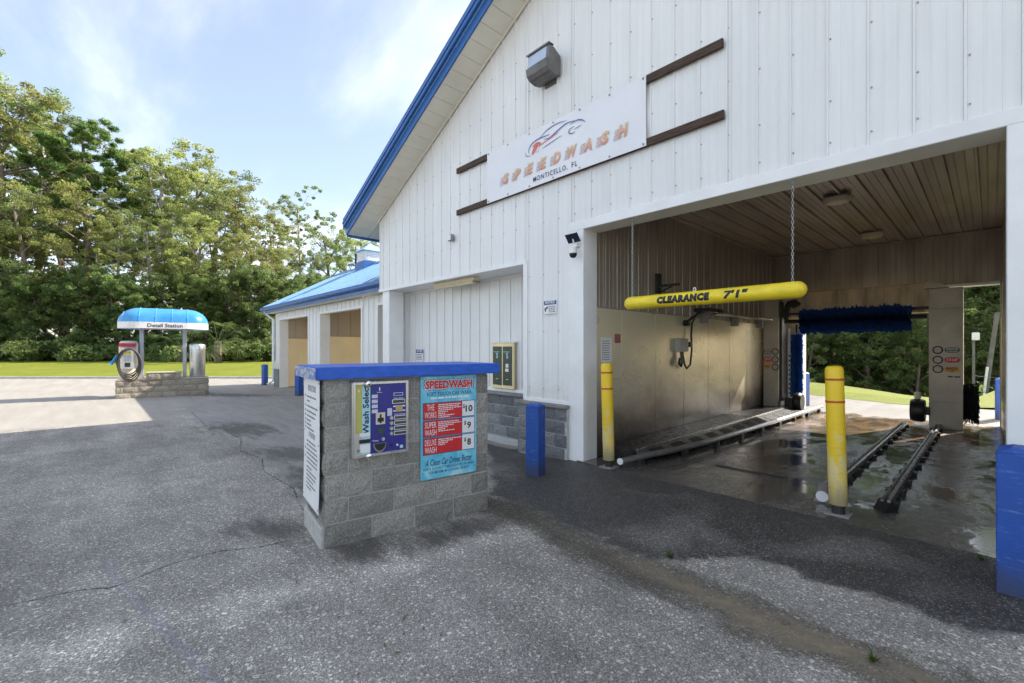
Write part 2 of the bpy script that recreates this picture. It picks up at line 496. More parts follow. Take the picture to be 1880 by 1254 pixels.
def print_lines(parent, rows, m, frame, at, h, local=True, seed=1):
    """rows of illegible small print: (x, y, length); short word-long bars"""
    r = random.Random(seed); b = MB(Matrix.Translation(at) @ frame)
    for x, y, L in rows:
        q = x
        while q < x + L - h * 0.5:
            w = min(h * r.uniform(1.2, 4.2), x + L - q)
            b.add([(q, y, 0), (q + w, y, 0), (q + w, y + h, 0), (q, y + h, 0)], [(0, 1, 2, 3)])
            q += w + h * 0.7
    return props(link('small_print', b.mesh('small_print', m), parent, local), kind='stuff')

# ------------------------------------------------------------------ ground
def sdf_poly(P, px, py):
    """signed distance (negative inside)"""
    d = np.full(px.shape, 1e9); ins = np.zeros(px.shape, bool); n = len(P)
    for i in range(n):
        ax, ay = P[i]; bx_, by_ = P[(i + 1) % n]
        ex, ey = bx_ - ax, by_ - ay; wx, wy = px - ax, py - ay
        t = np.clip((wx * ex + wy * ey) / (ex * ex + ey * ey), 0, 1)
        d = np.minimum(d, np.hypot(wx - ex * t, wy - ey * t))
        c = ((ay > py) != (by_ > py)) & (px < ex * (py - ay) / (ey if abs(ey) > 1e-9 else 1e-9) + ax)
        ins ^= c
    return np.where(ins, -d, d)
def dist_line(P, px, py):
    d = np.full(px.shape, 1e9); sg = np.ones(px.shape)
    for i in range(len(P) - 1):
        ax, ay = P[i]; bx_, by_ = P[i + 1]
        ex, ey = bx_ - ax, by_ - ay; wx, wy = px - ax, py - ay
        t = np.clip((wx * ex + wy * ey) / (ex * ex + ey * ey), 0, 1)
        dd = np.hypot(wx - ex * t, wy - ey * t)
        cr = np.sign(ex * wy - ey * wx); sg = np.where(dd < d, cr, sg); d = np.minimum(d, dd)
    return d * sg
def ell(cx, cy, rx, ry, px, py, a=0.0):
    dx, dy = px - cx, py - cy
    u = dx * math.cos(a) + dy * math.sin(a); v = -dx * math.sin(a) + dy * math.cos(a)
    return (np.hypot(u / rx, v / ry) - 1)

def axis(segs):
    out = [segs[0][0]]
    for a, b, s in segs:
        n = max(1, int(round((b - a) / s)))
        out += [a + (b - a) * (i + 1) / n for i in range(n)]
    return np.array(out)
gx = axis([(-140, -40, 10), (-40, -24, 1.0), (-24, -13, 0.25), (-13, 1.6, 0.075), (1.6, 6, 0.4), (6, 120, 8)])
gy = axis([(-90, -14, 6), (-14, -4, 0.6), (-4, -1.2, 0.25), (-1.2, 5.5, 0.075), (5.5, 9, 0.25), (9, 40, 1.5), (40, 120, 8)])
GX, GY = np.meshgrid(gx, gy)
def ground_z(x, y):
    z = -0.17 * np.exp(-(((x + 6.4) / 1.5) ** 2 + ((y - 5.7) / 1.3) ** 2))
    inside = (x > -4.3) & (y > 5.3) & (y < 40)
    z = np.where(inside, -0.05, z)
    far = np.clip((y - 16.0) / 10, 0, 1) * np.clip((x + 16) / 6, 0, 1)
    return z - 4.5 * far
GZ = ground_z(GX, GY)
nx_, ny_ = len(gx), len(gy)
verts = np.stack([GX.ravel(), GY.ravel(), GZ.ravel()], 1)
ii = (np.arange(ny_ - 1)[:, None] * nx_ + np.arange(nx_ - 1)[None, :]).ravel()
quads = np.stack([ii, ii + 1, ii + 1 + nx_, ii + nx_], 1)
def npmesh(name, verts, quads, m):
    me = bpy.data.meshes.new(name)
    me.vertices.add(len(verts)); me.vertices.foreach_set('co', np.asarray(verts, np.float32).ravel())
    k = quads.shape[1]
    me.loops.add(quads.size); me.loops.foreach_set('vertex_index', quads.astype(np.int32).ravel())
    me.polygons.add(len(quads)); me.polygons.foreach_set('loop_start', np.arange(len(quads), dtype=np.int32) * k)
    me.update(calc_edges=True); me.validate()
    me.materials.append(m)
    return me

WET = [(-7.5, 5.4), (-5.39, 4.58), (-4.6, 3.9), (-3.85, 3.31), (-3.42, 3.25), (-2.7, 3.22), (-2.1, 3.12), (-1.66, 3.26), (-1.45, 3.62), (-1.23, 3.9), (-0.95, 3.72), (-0.63, 3.68), (-0.2, 3.78), (0.12, 3.95), (1.5, 4.2), (1.5, 5.4)]
DIRT = [(-3.6, 3.0), (-2.9, 3.08), (-2.35, 3.02), (-1.72, 3.0), (-1.2, 2.96), (-0.6, 2.92), (-0.15, 2.95), (0.6, 3.2), (2, 3.6)]
CRACK = [(-4.6, -0.9), (-4.28, -0.42), (-4.22, -0.05), (-4.10, 0.1), (-4.26, 0.44), (-4.26, 0.74), (-4.12, 1.0), (-4.07, 1.3)]
CRACK2 = [(-14, 1.85), (-11.4, 1.75), (-10.5, 1.92), (-9.2, 1.95), (-8.2, 1.72), (-7.4, 1.84), (-6.6, 1.66), (-5.6, 1.72), (-4.5, 1.5)]
PALE = [(-3.75, -0.9), (-3.51, -0.23), (-3.45, 0.07), (-3.31, 0.66), (-3.13, 1.58), (-2.94, 2.49), (-2.80, 2.85)]
BLUEL = [(-4.6, 0.06), (-3.33, 0.30), (-2.6, 0.44), (-1.9, 0.56)]
def m_ground():
    t = NT('asphalt_lot')
    p = t.pos()
    big = t.noise(p, 0.35, 5, 0.55, 0.3)
    med = t.noise(p, 2.2, 6, 0.62, 0.4)
    fin = t.noise(p, 11, 5, 0.65)
    v = t.n('ShaderNodeTexVoronoi'); v.inputs['Scale'].default_value = 150; t.l(p, v.inputs['Vector'])
    sp = t.n('ShaderNodeSeparateColor'); t.l(v.outputs['Color'], sp.inputs[0])
    v2 = t.n('ShaderNodeTexVoronoi'); v2.inputs['Scale'].default_value = 75; t.l(p, v2.inputs['Vector'])
    sp2 = t.n('ShaderNodeSeparateColor'); t.l(v2.outputs['Color'], sp2.inputs[0])
    agg = t.ramp(sp.outputs[0], [(0.0, 0.10), (0.35, 0.15), (0.62, 0.195), (0.86, 0.26), (1.0, 0.38)])
    agg = t.mix(t.math('GREATER_THAN', sp2.outputs[1], 0.945), agg, (0.42, 0.415, 0.41))
    agg = t.mix(1.0, agg, (1.56, 1.45, 1.30), 'MULTIPLY')
    wear = t.mix(1.0, agg, t.ramp(big, [(0.28, 0.66), (0.72, 1.32)]), 'MULTIPLY')
    wear = t.mix(1.0, wear, t.ramp(med, [(0.25, 0.76), (0.75, 1.18)]), 'MULTIPLY')
    trk = t.noise(t.mapping(p, (0.22, 1.5, 1), (0, 0, R(-24))), 1.1, 5, 0.6, 0.3)
    wear = t.mix(1.0, wear, t.ramp(trk, [(0.3, 0.78), (0.7, 1.20)]), 'MULTIPLY')
    lb = t.math('ADD', t.math('ABSOLUTE', t.attr('pale')), t.math('MULTIPLY', t.math('SUBTRACT', t.noise(p, 1.8, 6, 0.65, 0.5), 0.5), 0.7))
    wear = t.mix(1.0, wear, t.ramp(t.maprange(lb, 0.30, 0.0), [(0, 1.0), (1, 1.42)]), 'MULTIPLY')
    # smoother, older pavement in front of the wash bays
    old = t.attr('old')
    oldn = t.math('ADD', old, t.math('MULTIPLY', t.math('SUBTRACT', med, 0.5), 0.9))
    oldm = t.maprange(oldn, 0.12, -0.12)
    oldc = t.ramp(t.noise(t.mapping(p, (0.5, 2.2, 1)), 1.3, 6, 0.65, 0.6), [(0.25, (0.17, 0.165, 0.155)), (0.75, (0.33, 0.325, 0.32))])
    oldc = t.mix(0.30, oldc, agg)
    wear = t.mix(oldm, wear, oldc)
    # pale dusty concrete paving far out
    con = t.maprange(t.math('ADD', t.attr('con'), t.math('MULTIPLY', t.math('SUBTRACT', med, 0.5), 1.2)), 0.25, -0.25)
    conc = t.ramp(t.noise(t.mapping(p, (0.25, 1.6, 1)), 1.5, 6, 0.65), [(0.25, (0.25, 0.23, 0.205)), (0.75, (0.35, 0.325, 0.29))])
    wear = t.mix(con, wear, conc)
    # grimy stains
    st = t.math('ADD', t.attr('stain'), t.math('MULTIPLY', t.math('SUBTRACT', t.noise(t.mapping(p, (0.8, 2.5, 1)), 2.5, 8, 0.75), 0.5), 4.2))
    stm = t.maprange(st, 0.5, -0.7)
    wear = t.mix(t.math('MULTIPLY', stm, 0.70), wear, (0.055, 0.05, 0.042))
    # tan silt strip with dark mossy margin
    dn = t.math('ADD', t.math('ABSOLUTE', t.attr('dirt')), t.math('MULTIPLY', t.math('SUBTRACT', t.noise(p, 1.5, 8, 0.72, 0.8), 0.5), 0.85))
    moss = t.maprange(dn, 0.30, 0.12)
    wear = t.mix(t.math('MULTIPLY', moss, 0.72), wear, t.mix(1.0, agg, (0.30, 0.28, 0.23), 'MULTIPLY'))
    silt = t.math('MULTIPLY', t.maprange(t.math('ADD', dn, t.math('MULTIPLY', t.math('SUBTRACT', fin, 0.5), 0.30)), 0.16, 0.0), t.math('MULTIPLY', t.attr('siltk'), t.ramp(t.noise(p, 1.6, 6, 0.7, 0.6), [(0.30, 0.15), (0.46, 1.0)])))
    # wet zone
    wv = t.math('ADD', t.attr('wet'), t.math('MULTIPLY', t.math('SUBTRACT', t.noise(p, 1.4, 7, 0.68, 0.6), 0.5), 0.9))
    wet = t.maprange(wv, 0.05, -0.07)
    patchy = t.ramp(t.noise(p, 0.9, 5, 0.6, 0.5), [(0.50, 1.0), (0.66, 0.60)])
    wet2 = t.math('MULTIPLY', wet, patchy)
    spk = t.math('GREATER_THAN', sp.outputs[2], 0.955)
    wcol = t.mix(spk, t.mix(1.0, agg, (0.19, 0.19, 0.20), 'MULTIPLY'), (0.26, 0.265, 0.28))
    wear = t.mix(wet2, wear, wcol)
    wear = t.mix(t.math('MULTIPLY', silt, 0.9), wear, t.ramp(fin, [(0.3, (0.16, 0.13, 0.09)), (0.7, (0.31, 0.25, 0.17))]))
    # chalky blue line
    bl = t.maprange(t.math('ADD', t.math('ABSOLUTE', t.attr('blue')), t.math('MULTIPLY', t.math('SUBTRACT', fin, 0.5), 0.03)), 0.040, 0.016)
    wear = t.mix(t.math('MULTIPLY', bl, t.ramp(t.noise(p, 30, 3), [(0.44, 0.0), (0.62, 0.5)])), wear, (0.17, 0.21, 0.33))
    # cracks
    cw = t.math('ADD', t.math('ABSOLUTE', t.attr('crack')), t.math('MULTIPLY', t.math('SUBTRACT', t.noise(p, 16, 5, 0.7), 0.5), 0.07))
    ck = t.math('MULTIPLY', t.maprange(cw, 0.011, 0.003), t.ramp(t.noise(p, 1.7, 3), [(0.40, 0.15), (0.52, 1.0)]))
    wear = t.mix(t.math('MULTIPLY', ck, 0.85), wear, (0.018, 0.017, 0.016))
    # odd dark drips
    dr = t.n('ShaderNodeTexVoronoi'); dr.inputs['Scale'].default_value = 1.7; t.l(p, dr.inputs['Vector'])
    drm = t.maprange(t.math('ADD', dr.outputs['Distance'], t.math('MULTIPLY', fin, 0.10)), 0.095, 0.07)
    wear = t.mix(t.math('MULTIPLY', drm, 0.55), wear, (0.045, 0.043, 0.04))
    t.set(Base_Color=wear)
    ro = t.math('SUBTRACT', 0.88, t.math('MULTIPLY', wet2, 0.40))
    t.set(Roughness=ro)
    t.b.inputs['Specular IOR Level'].default_value = 0.4
    hgt = t.math('ADD', t.math('MULTIPLY', sp.outputs[0], 0.55), t.math('MULTIPLY', v.outputs['Distance'], -0.7))
    hgt = t.math('MULTIPLY', hgt, t.math('SUBTRACT', 1.0, t.math('MAXIMUM', t.math('MULTIPLY', oldm, 0.75), t.math('MULTIPLY', con, 0.9))))
    t.bump(hgt, 0.55, 0.012)
    return t.m
gme = npmesh('ground', verts, quads, m_ground())
fx, fy = GX.ravel(), GY.ravel()
def gattr(name, val):
    a = gme.attributes.new(name, 'FLOAT', 'POINT'); a.data.foreach_set('value', np.asarray(val, np.float32))
gattr('wet', sdf_poly(WET, fx, fy))
gattr('dirt', dist_line(DIRT, fx, fy))
gattr('siltk', np.clip((fx + 2.5) / 1.3, 0.0, 1.0))
ck1 = dist_line(CRACK, fx, fy); ck2 = dist_line(CRACK2, fx, fy)
gattr('crack', np.where(np.abs(ck1) < np.abs(ck2), ck1, ck2))
gattr('blue', dist_line(BLUEL, fx, fy))
st = np.minimum.reduce([ell(-10.4, 2.25, 1.1, 0.5, fx, fy, 0.2), ell(-7.3, 2.3, 1.0, 0.35, fx, fy, 0.3), ell(-5.6, 2.0, 1.0, 0.28, fx, fy, -0.1),
                        ell(-4.45, 1.15, 0.45, 0.25, fx, fy, 0.4), ell(-3.5, 1.6, 0.28, 0.22, fx, fy), ell(-3.25, 2.4, 0.2, 0.6, fx, fy), ell(-3.3, 3.1, 0.7, 0.18, fx, fy), ell(-18, 3.6, 1.6, 0.5, fx, fy, 0.7),
                        ell(0.0, 4.3, 0.5, 0.35, fx, fy), ell(-1.9, 2.85, 0.7, 0.16, fx, fy, -0.1)])
gattr('stain', st)
gattr('pale', dist_line(PALE, fx, fy))
gattr('old', sdf_poly([(-30, 1.9), (-11.5, 1.75), (-9.2, 1.95), (-7.4, 1.84), (-5.6, 1.7), (-4.4, 1.9), (-4.6, 5.6), (-10, 12), (-30, 12)], fx, fy))
gattr('con', sdf_poly([(-60, -40), (-18, -40), (-14, -3.5), (-12.8, 1.5), (-15, 1.55), (-19, 4.4), (-27, 14), (-60, 30)], fx, fy))
props(link('ground', gme), kind='structure')

# concrete floor of the wash bay, running out behind it
def m_floor():
    t = NT('wet_bay_concrete')
    p = t.pos()
    sx = t.n('ShaderNodeSeparateXYZ'); t.l(p, sx.inputs[0])
    n = t.noise(t.mapping(p, (1.0, 0.55, 1), (0, 0, R(-18))), 1.15, 7, 0.62, 0.7)
    n2 = t.noise(t.mapping(p, (1.0, 0.6, 1)), 3.2, 6, 0.65, 0.4)
    f = t.noise(p, 24, 5, 0.65)
    dry = t.ramp(f, [(0.3, (0.24, 0.235, 0.225)), (0.7, (0.38, 0.37, 0.35))])
    damp = t.ramp(f, [(0.3, (0.055, 0.05, 0.045)), (0.7, (0.13, 0.12, 0.107))])
    outy = t.maprange(sx.outputs[1], 13.2, 15.0)
    w = t.math('ADD', t.math('ADD', t.math('MULTIPLY', n, 0.60), t.math('MULTIPLY', n2, 0.28)), t.math('MULTIPLY', t.noise(p, 9, 6, 0.7, 0.4), 0.12))
    wetm = t.maprange(t.math('SUBTRACT', w, t.math('MULTIPLY', outy, 0.4)), 0.34, 0.46)
    pud = t.maprange(t.math('SUBTRACT', w, t.math('MULTIPLY', outy, 0.5)), 0.46, 0.53)
    c = t.mix(wetm, dry, damp)
    rust = t.math('MULTIPLY', t.maprange(sx.outputs[1], 9.5, 11.4), t.maprange(sx.outputs[1], 14.6, 13.0))
    rust = t.math('MULTIPLY', rust, t.ramp(n2, [(0.42, 0.0), (0.55, 0.75)]))
    c = t.mix(rust, c, (0.34, 0.20, 0.10))
    drive = t.ramp(t.noise(t.mapping(p, (2.2, 0.4, 1)), 1.2, 6, 0.65), [(0.25, (0.17, 0.16, 0.15)), (0.75, (0.28, 0.265, 0.25))])
    c = t.mix(outy, c, drive)
    t.set(Base_Color=c)
    r = t.mix(pud, t.mix(wetm, t.ramp(f, [(0, 0.62), (1, 0.8)]), t.ramp(f, [(0.2, 0.14), (0.8, 0.32)])), t.ramp(n2, [(0.3, 0.04), (0.7, 0.15)]))
    t.set(Roughness=r)
    t.set(Specular_IOR_Level=t.maprange(wetm, 0, 1, 0.15, 0.6, False))
    h = t.math('MULTIPLY', t.math('ADD', f, n2), t.math('SUBTRACT', 1.0, t.math('MULTIPLY', pud, 0.97)))
    t.bump(h, 0.22, 0.01)
    return t.m
structure('bay_floor', MB().prism([(-4.12, 5.14), (0.30, 5.14), (0.30, 13.9), (9, 15.2), (9, 19.4), (-1.1, 17.15), (-4.7, 18.6), (-12, 21), (-12, 14.6), (-4.12, 13.9)], 'z', -0.4, 0.004), m_floor())
jd = structure('trench_drain', bx(-2.62, -1.75, 6.3, 6.38, 0.004, 0.012), DARKMET)

# lawns
def m_grass():
    t = NT('mown_grass')
    p = t.pos()
    a = t.noise(p, 0.5, 4, 0.6); b = t.noise(t.mapping(p, (1, 1, 1)), 26, 4, 0.7)
    c = t.ramp(b, [(0.3, (0.10, 0.135, 0.014)), (0.55, (0.19, 0.215, 0.024)), (0.75, (0.29, 0.295, 0.048))])
    c = t.mix(1.0, c, t.ramp(a, [(0.3, 0.85), (0.7, 1.15)]), 'MULTIPLY')
    t.set(Base_Color=c, Roughness=0.8); t.bump(b, 0.8, 0.05)
    t.b.inputs['Specular IOR Level'].default_value = 0.2
    return t.m
GRASS = m_grass()
def w2(u_, d_, z=0.0):
    """point from lateral offset and distance ahead of the viewpoint on the ground"""
    q = RIGHT * u_ + FWD * d_
    return (q.x, q.y, z)
def px(u, d):
    return (u - 940) / 823.0 * d
lw = MB()
near = [(-140, 24.1), (-60, 24.1), (-30, 24.1), (-13, 24.3), (-6, 24.6), (-2, 25.2)]
rows = [(0, 0.06), (4, 0.14), (12, 0.30), (22, 0.42), (60, 0.5), (140, 0.5)]
vs = []; fs = []
for (uu, dd) in near:
    for (e, z) in rows:
        vs.append(w2(uu * (1 + e / 60), dd + e, z))
n = len(rows)
for i in range(len(near) - 1):
    for j in range(n - 1):
        fs.append((i * n + j, (i + 1) * n + j, (i + 1) * n + j + 1, i * n + j + 1))
structure('lawn', MB().add(vs, fs), GRASS)
kb = MB()
for i in range(len(near) - 1):
    a = w2(near[i][0], near[i][1]); b = w2(near[i + 1][0], near[i + 1][1]); c = w2(near[i + 1][0], near[i + 1][1] - 0.16); d = w2(near[i][0], near[i][1] - 0.16)
    kb.add([(*a[:2], -0.05), (*b[:2], -0.05), (*c[:2], -0.05), (*d[:2], -0.05), (*a[:2], 0.11), (*b[:2], 0.11), (*c[:2], 0.11), (*d[:2], 0.11)],
           [(0, 3, 2, 1), (4, 5, 6, 7), (0, 1, 5, 4), (1, 2, 6, 5), (2, 3, 7, 6), (3, 0, 4, 7)])
structure('kerb', kb, mat('kerb_concrete', (0.50, 0.47, 0.43), 0.9, 0, 0.2, 4, 0.3, 30))
# rear lawn: verge, crest, then falling away to the trees
xs = [-30, -14, -9, -5.39, -4.1, -3.0, -2.1, -1.3, -0.5, 0.1, 0.6, 1.2, 2.6, 5, 12, 40]
y0s = [27, 22.5, 20.3, 18.9, 18.2, 17.7, 17.2, 17.0, 17.4, 18.0, 18.2, 18.5, 18.8, 19.3, 21, 30]
vs = []; fs = []
prof = [(0, 0.0), (1.2, 0.06), (3.0, 0.0), (6, -0.9), (12, -2.6), (30, -3.4), (70, -3.6)]
for x, y0 in zip(xs, y0s):
    bank = math.exp(-((x - 0.6) / 1.1) ** 2)
    hill = max(0.0, min(1.0, (-x - 1.6) / 2.6))
    for e, z in prof:
        zz = z
        if e in (1.2, 3.0): zz = z + 0.20 * hill * (e / 3.0)
        if e == 6: zz = z + bank * 1.35 + 0.5 * hill
        if e == 12: zz = z + bank * 2.2
        vs.append((x + e * 0.03, y0 + e, zz + 0.012))
n = len(prof)
for i in range(len(xs) - 1):
    for j in range(n - 1):
        fs.append((i * n + j, (i + 1) * n + j, (i + 1) * n + j + 1, i * n + j + 1))
structure('rear_lawn', MB().add(vs, fs), GRASS)

# ------------------------------------------------------------------ ribbed siding
def rib_panel(width, rib=0.02, minor=0.004):
    return [(0, 0), (0.004, -rib), (0.020, -rib), (0.024, 0), (width * 0.36, 0), (width * 0.375, -minor), (width * 0.40, -minor), (width * 0.415, 0),
            (width * 0.68, 0), (width * 0.695, -minor), (width * 0.72, -minor), (width * 0.735, 0), (width - 0.001, 0)]
def panel_mesh(name, x0, x1, top, bot, m, rib=0.02):
    """a sheet panel in the XZ plane, face towards -Y, profile at its own origin (x0,0,0)"""
    pr = [q for q in rib_panel(0.3135, rib) if q[0] <= (x1 - x0) - 0.0015] + [(x1 - x0 - 0.001, 0)]
    vs = [(q[0], q[1], bot(x0 + q[0])) for q in pr] + [(q[0], q[1], top(x0 + q[0])) for q in pr]
    n = len(pr)
    fs = [(i, i + 1, n + i + 1, n + i) for i in range(n - 1)]
    me = bpy.data.meshes.new(name); me.from_pydata(vs, [], fs); me.materials.append(m)
    return me
def ribbed(parent, a, b, z0, z1, origin, ux, m, step=0.3135, off=0.0, cuts=(), name='panel', local=True, rib=0.02):
    """lay panels side by side from a to b along direction ux at origin; z0,z1 numbers or functions of the running coordinate; panels share meshes where alike"""
    pos = sorted(set([a, b] + [c for c in cuts if a < c < b] + [off + k * step for k in range(int((a - off) // step), int((b - off) // step) + 2) if a < off + k * step < b]))
    rz = math.atan2(ux[1], ux[0])
    cache = {}
    for p, q in zip(pos[:-1], pos[1:]):
        if q - p < 0.01: continue
        if callable(z0) or callable(z1):
            t = z1 if callable(z1) else (lambda x, k=z1: k); bt = z0 if callable(z0) else (lambda x, k=z0: k)
            if t((p + q) / 2) - bt((p + q) / 2) < 0.05: continue
            me = panel_mesh(name, p, q, t, bt, m, rib)
        else:
            key = round(q - p, 4)
            if key not in cache: cache[key] = panel_mesh(name, p, q, lambda x: z1, lambda x: z0, m, rib)
            me = cache[key]
        link(name, me, parent, local, (origin[0] + ux[0] * p, origin[1] + ux[1] * p, origin[2]), (0, 0, rz))

# ------------------------------------------------------------------ main building
YF = 5.20
APX = -2.0
def roofline(x):
    return 7.31 + 0.484 * (x + 5.13) if x <= APX else 7.31 + 0.484 * (2 * APX - x + 5.13)
XL, XR = -10.35, 6.35
OL, OR, OT = -4.02, 0.08, 3.40
mb_ = thing('car_wash_building', 'white ribbed metal car wash building with blue gable trim and open tunnel bay', 'building', (-2, 9.5, 0))
pol = [(XL, 3.06), (-5.24, 3.06), (-5.24, -0.3), (OL - 0.02, -0.3), (OL - 0.02, OT + 0.02), (OR + 0.02, OT + 0.02), (OR + 0.02, -0.3), (XR, -0.3), (XR, roofline(XR)), (APX, roofline(APX)), (XL, roofline(XL))]
fw = part('front_wall', MB().prism(pol, 'y', YF + 0.004, YF + 0.26), WHITE, mb_)
def fbot(x):
    if x < -5.24: return 3.05
    if x < -4.24: return 0.79
    if x < OR + 0.25: return OT + 0.085
    return 0.0
# panels in stretches so that each bottom edge stays straight
ribbed(fw, XL, -5.24, 3.05, lambda x: roofline(x) - 0.01, (0, YF, 0), (1, 0, 0), WHITE, off=-4.23, rib=0.015)
ribbed(fw, -5.24, -4.28, 0.80, lambda x: roofline(x) - 0.01, (0, YF, 0), (1, 0, 0), WHITE, off=-4.23, rib=0.015)
ribbed(fw, -4.28, OR + 0.25, OT + 0.09, lambda x: roofline(x) - 0.01, (0, YF, 0), (1, 0, 0), WHITE, off=-4.23, cuts=(APX,), rib=0.015)
ribbed(fw, OR + 0.25, XR, 0.0, lambda x: roofline(x) - 0.01, (0, YF, 0), (1, 0, 0), WHITE, off=-4.23, rib=0.015)
# screw heads in rows on the front wall
sc = MB()
for k in range(-19, 14):
    x = -4.23 + 0.3135 * k + 0.036
    for z in (3.62, 4.02, 4.62, 5.22, 5.82, 6.42):
        if x > XL and z < roofline(x) - 0.15 and (x < -4.3 or z > OT):
            sc.box(x - 0.006, x + 0.006, YF - 0.008, YF, z - 0.006, z + 0.006)
    for z in (1.0, 1.9, 2.8):
        if -5.2 < x < -4.3:
            sc.box(x - 0.006, x + 0.006, YF - 0.008, YF, z - 0.006, z + 0.006)
o = sub('screw_heads', sc, GREYPL, fw); o['kind'] = 'stuff'
# recess: soffit, back wall, corner column
part('recess_soffit', bx(XL, -5.24, YF + 0.0, 5.83, 3.03, 3.055), WHITE_TRIM, mb_)
part('fascia_trim', bx(XL - 0.01, -5.2, YF - 0.028, YF + 0.01, 3.02, 3.085), WHITE_TRIM, mb_)
rw = part('recess_wall', bx(XL + 0.02, -5.24, 5.842, 6.0, -0.35, 3.03), WHITE, mb_)
ribbed(rw, XL + 0.02, -5.24, 0.80, 3.0, (0, 5.838, 0), (1, 0, 0), WHITE, off=-4.1)
part('recess_trim', bx(XL + 0.02, -5.24, 5.80, 5.835, 2.985, 3.028), WHITE_TRIM, mb_)
part('recess_sill_trim', bx(XL + 0.02, -5.24, 5.80, 5.838, 0.80, 0.86), WHITE_TRIM, mb_)
part('recess_corner_trim', bx(XL - 0.01, XL + 0.10, 5.80, 5.86, 0.0, 3.03), WHITE_TRIM, mb_)
part('corner_column', bx(-10.24, -9.91, 5.215, 5.60, -0.3, 3.03), WHITE_TRIM, mb_, bevel=0.01)
part('pier_return', bx(-5.245, -5.215, YF + 0.0, 5.838, 0.80, 3.03), WHITE_TRIM, mb_)
part('pier_corner_trim', bx(-5.26, -5.17, YF - 0.026, YF + 0.002, 0.80, 3.02), WHITE_TRIM, mb_)
part('pier_sill_trim', bx(-5.24, -4.28, YF - 0.024, YF + 0.001, 0.79, 0.845), WHITE_TRIM, mb_)
# block wainscot of the pier and the recess
def block_wall(parent, a, b, origin, ux, z0, courses, L=0.395, H=0.198, depth=0.12, m=BLOCK, seed=3, local=True, shift0=0.0):
    """one wythe of blocks on a mortar core; each block an object, alike blocks share their mesh"""
    r = random.Random(seed); rz = math.atan2(ux[1], ux[0]); cache = {}
    for c in range(courses):
        s = a - (L / 2 if c % 2 else 0) - shift0
        while s < b - 0.02:
            p, q = max(a, s), min(b, s + L)
            s += L
            if q - p < 0.04: continue
            key = (round(q - p, 3), r.randrange(3))
            if key not in cache:
                w = q - p - 0.015; nx = 5; nz = 3
                vs = []; rr = random.Random(hash(key) % 9999)
                for j in range(nz + 1):
                    for i in range(nx + 1):
                        e = i in (0, nx) or j in (0, nz)
                        vs.append((0.0075 + w * i / nx, 0.003 if e else -rr.uniform(0.002, 0.016), 0.0075 + (H - 0.015) * j / nz))
                k = len(vs)
                vs += [(0.0075, depth, 0.0075), (0.0075 + w, depth, 0.0075), (0.0075 + w, depth, H - 0.0075), (0.0075, depth, H - 0.0075)]
                fs = [(j * (nx + 1) + i, j * (nx + 1) + i + 1, (j + 1) * (nx + 1) + i + 1, (j + 1) * (nx + 1) + i) for j in range(nz) for i in range(nx)]
                A, B_, C_, D_ = 0, nx, (nz + 1) * (nx + 1) - 1, nz * (nx + 1)
                fs += [tuple([k, k + 1] + list(range(nx, -1, -1))), tuple([k + 2, k + 3] + [D_ + i for i in range(nx + 1)]),
                       tuple([k + 3, k] + [j * (nx + 1) for j in range(nz + 1)]), tuple([k + 1, k + 2] + [j * (nx + 1) + nx for j in range(nz, -1, -1)]), (k, k + 3, k + 2, k + 1)]
                b_ = MB().add(vs, fs); cache[key] = b_.mesh('block', m)
            link('block', cache[key], parent, local, (origin[0] + ux[0] * p, origin[1] + ux[1] * p, origin[2] + z0 + c * H), (0, 0, rz))
pb = part('pier_wainscot', bx(-5.30, -4.285, 5.118, YF - 0.002, -0.3, 0.735), MORTAR, mb_)
block_wall(pb, -5.31, -4.285, (0, 5.105, 0), (1, 0, 0), -0.25, 5, depth=0.06, m=BLOCKG, seed=5)
block_wall(pb, 0, 0.70, (-5.325, 5.80, 0), (0, -1, 0), -0.25, 5, depth=0.06, m=BLOCKG, seed=6)
part('pier_cap', bx(-5.37, -4.27, 5.06, YF - 0.003, 0.737, 0.79), CAPC, mb_, bevel=0.008)
part('pier_cap_return', bx(-5.37, -5.246, YF - 0.003, 5.80, 0.737, 0.79), CAPC, mb_, bevel=0.008)
rb = part('recess_wainscot', bx(XL + 0.1, -5.27, 5.77, 5.84, -0.3, 0.735), MORTAR, mb_)
block_wall(rb, XL + 0.1, -5.33, (0, 5.757, 0), (1, 0, 0), -0.052, 4, depth=0.06, m=BLOCKG, seed=8)
part('recess_cap', bx(XL + 0.1, -5.38, 5.70, 5.80, 0.739, 0.792), CAPC, mb_, bevel=0.008)
part('recess_footing', bx(XL + 0.1, -5.33, 5.66, 5.80, -0.4, -0.05), CONC, mb_, bevel=0.01)
# opening trim: jambs and lintel
part('left_jamb', bx(-4.30, -4.02, YF - 0.03, YF + 0.30, -0.05, OT + 0.09), WHITE_TRIM, mb_, bevel=0.006)
part('right_jamb', bx(0.082, 0.22, YF - 0.03, YF + 0.30, -0.05, OT + 0.09), WHITE_TRIM, mb_, bevel=0.006)
part('right_jamb_strip', bx(0.224, 0.34, YF - 0.022, YF + 0.25, -0.05, OT + 0.09), WHITE_TRIM, mb_, bevel=0.004)
part('lintel_trim', bx(-4.30, 0.36, YF - 0.034, YF + 0.0, OT - 0.04, OT + 0.088), WHITE_TRIM, mb_, bevel=0.006)
part('lintel_soffit', bx(-4.02, 0.082, YF + 0.0, YF + 0.34, OT - 0.035, OT + 0.02), CREAM, mb_)
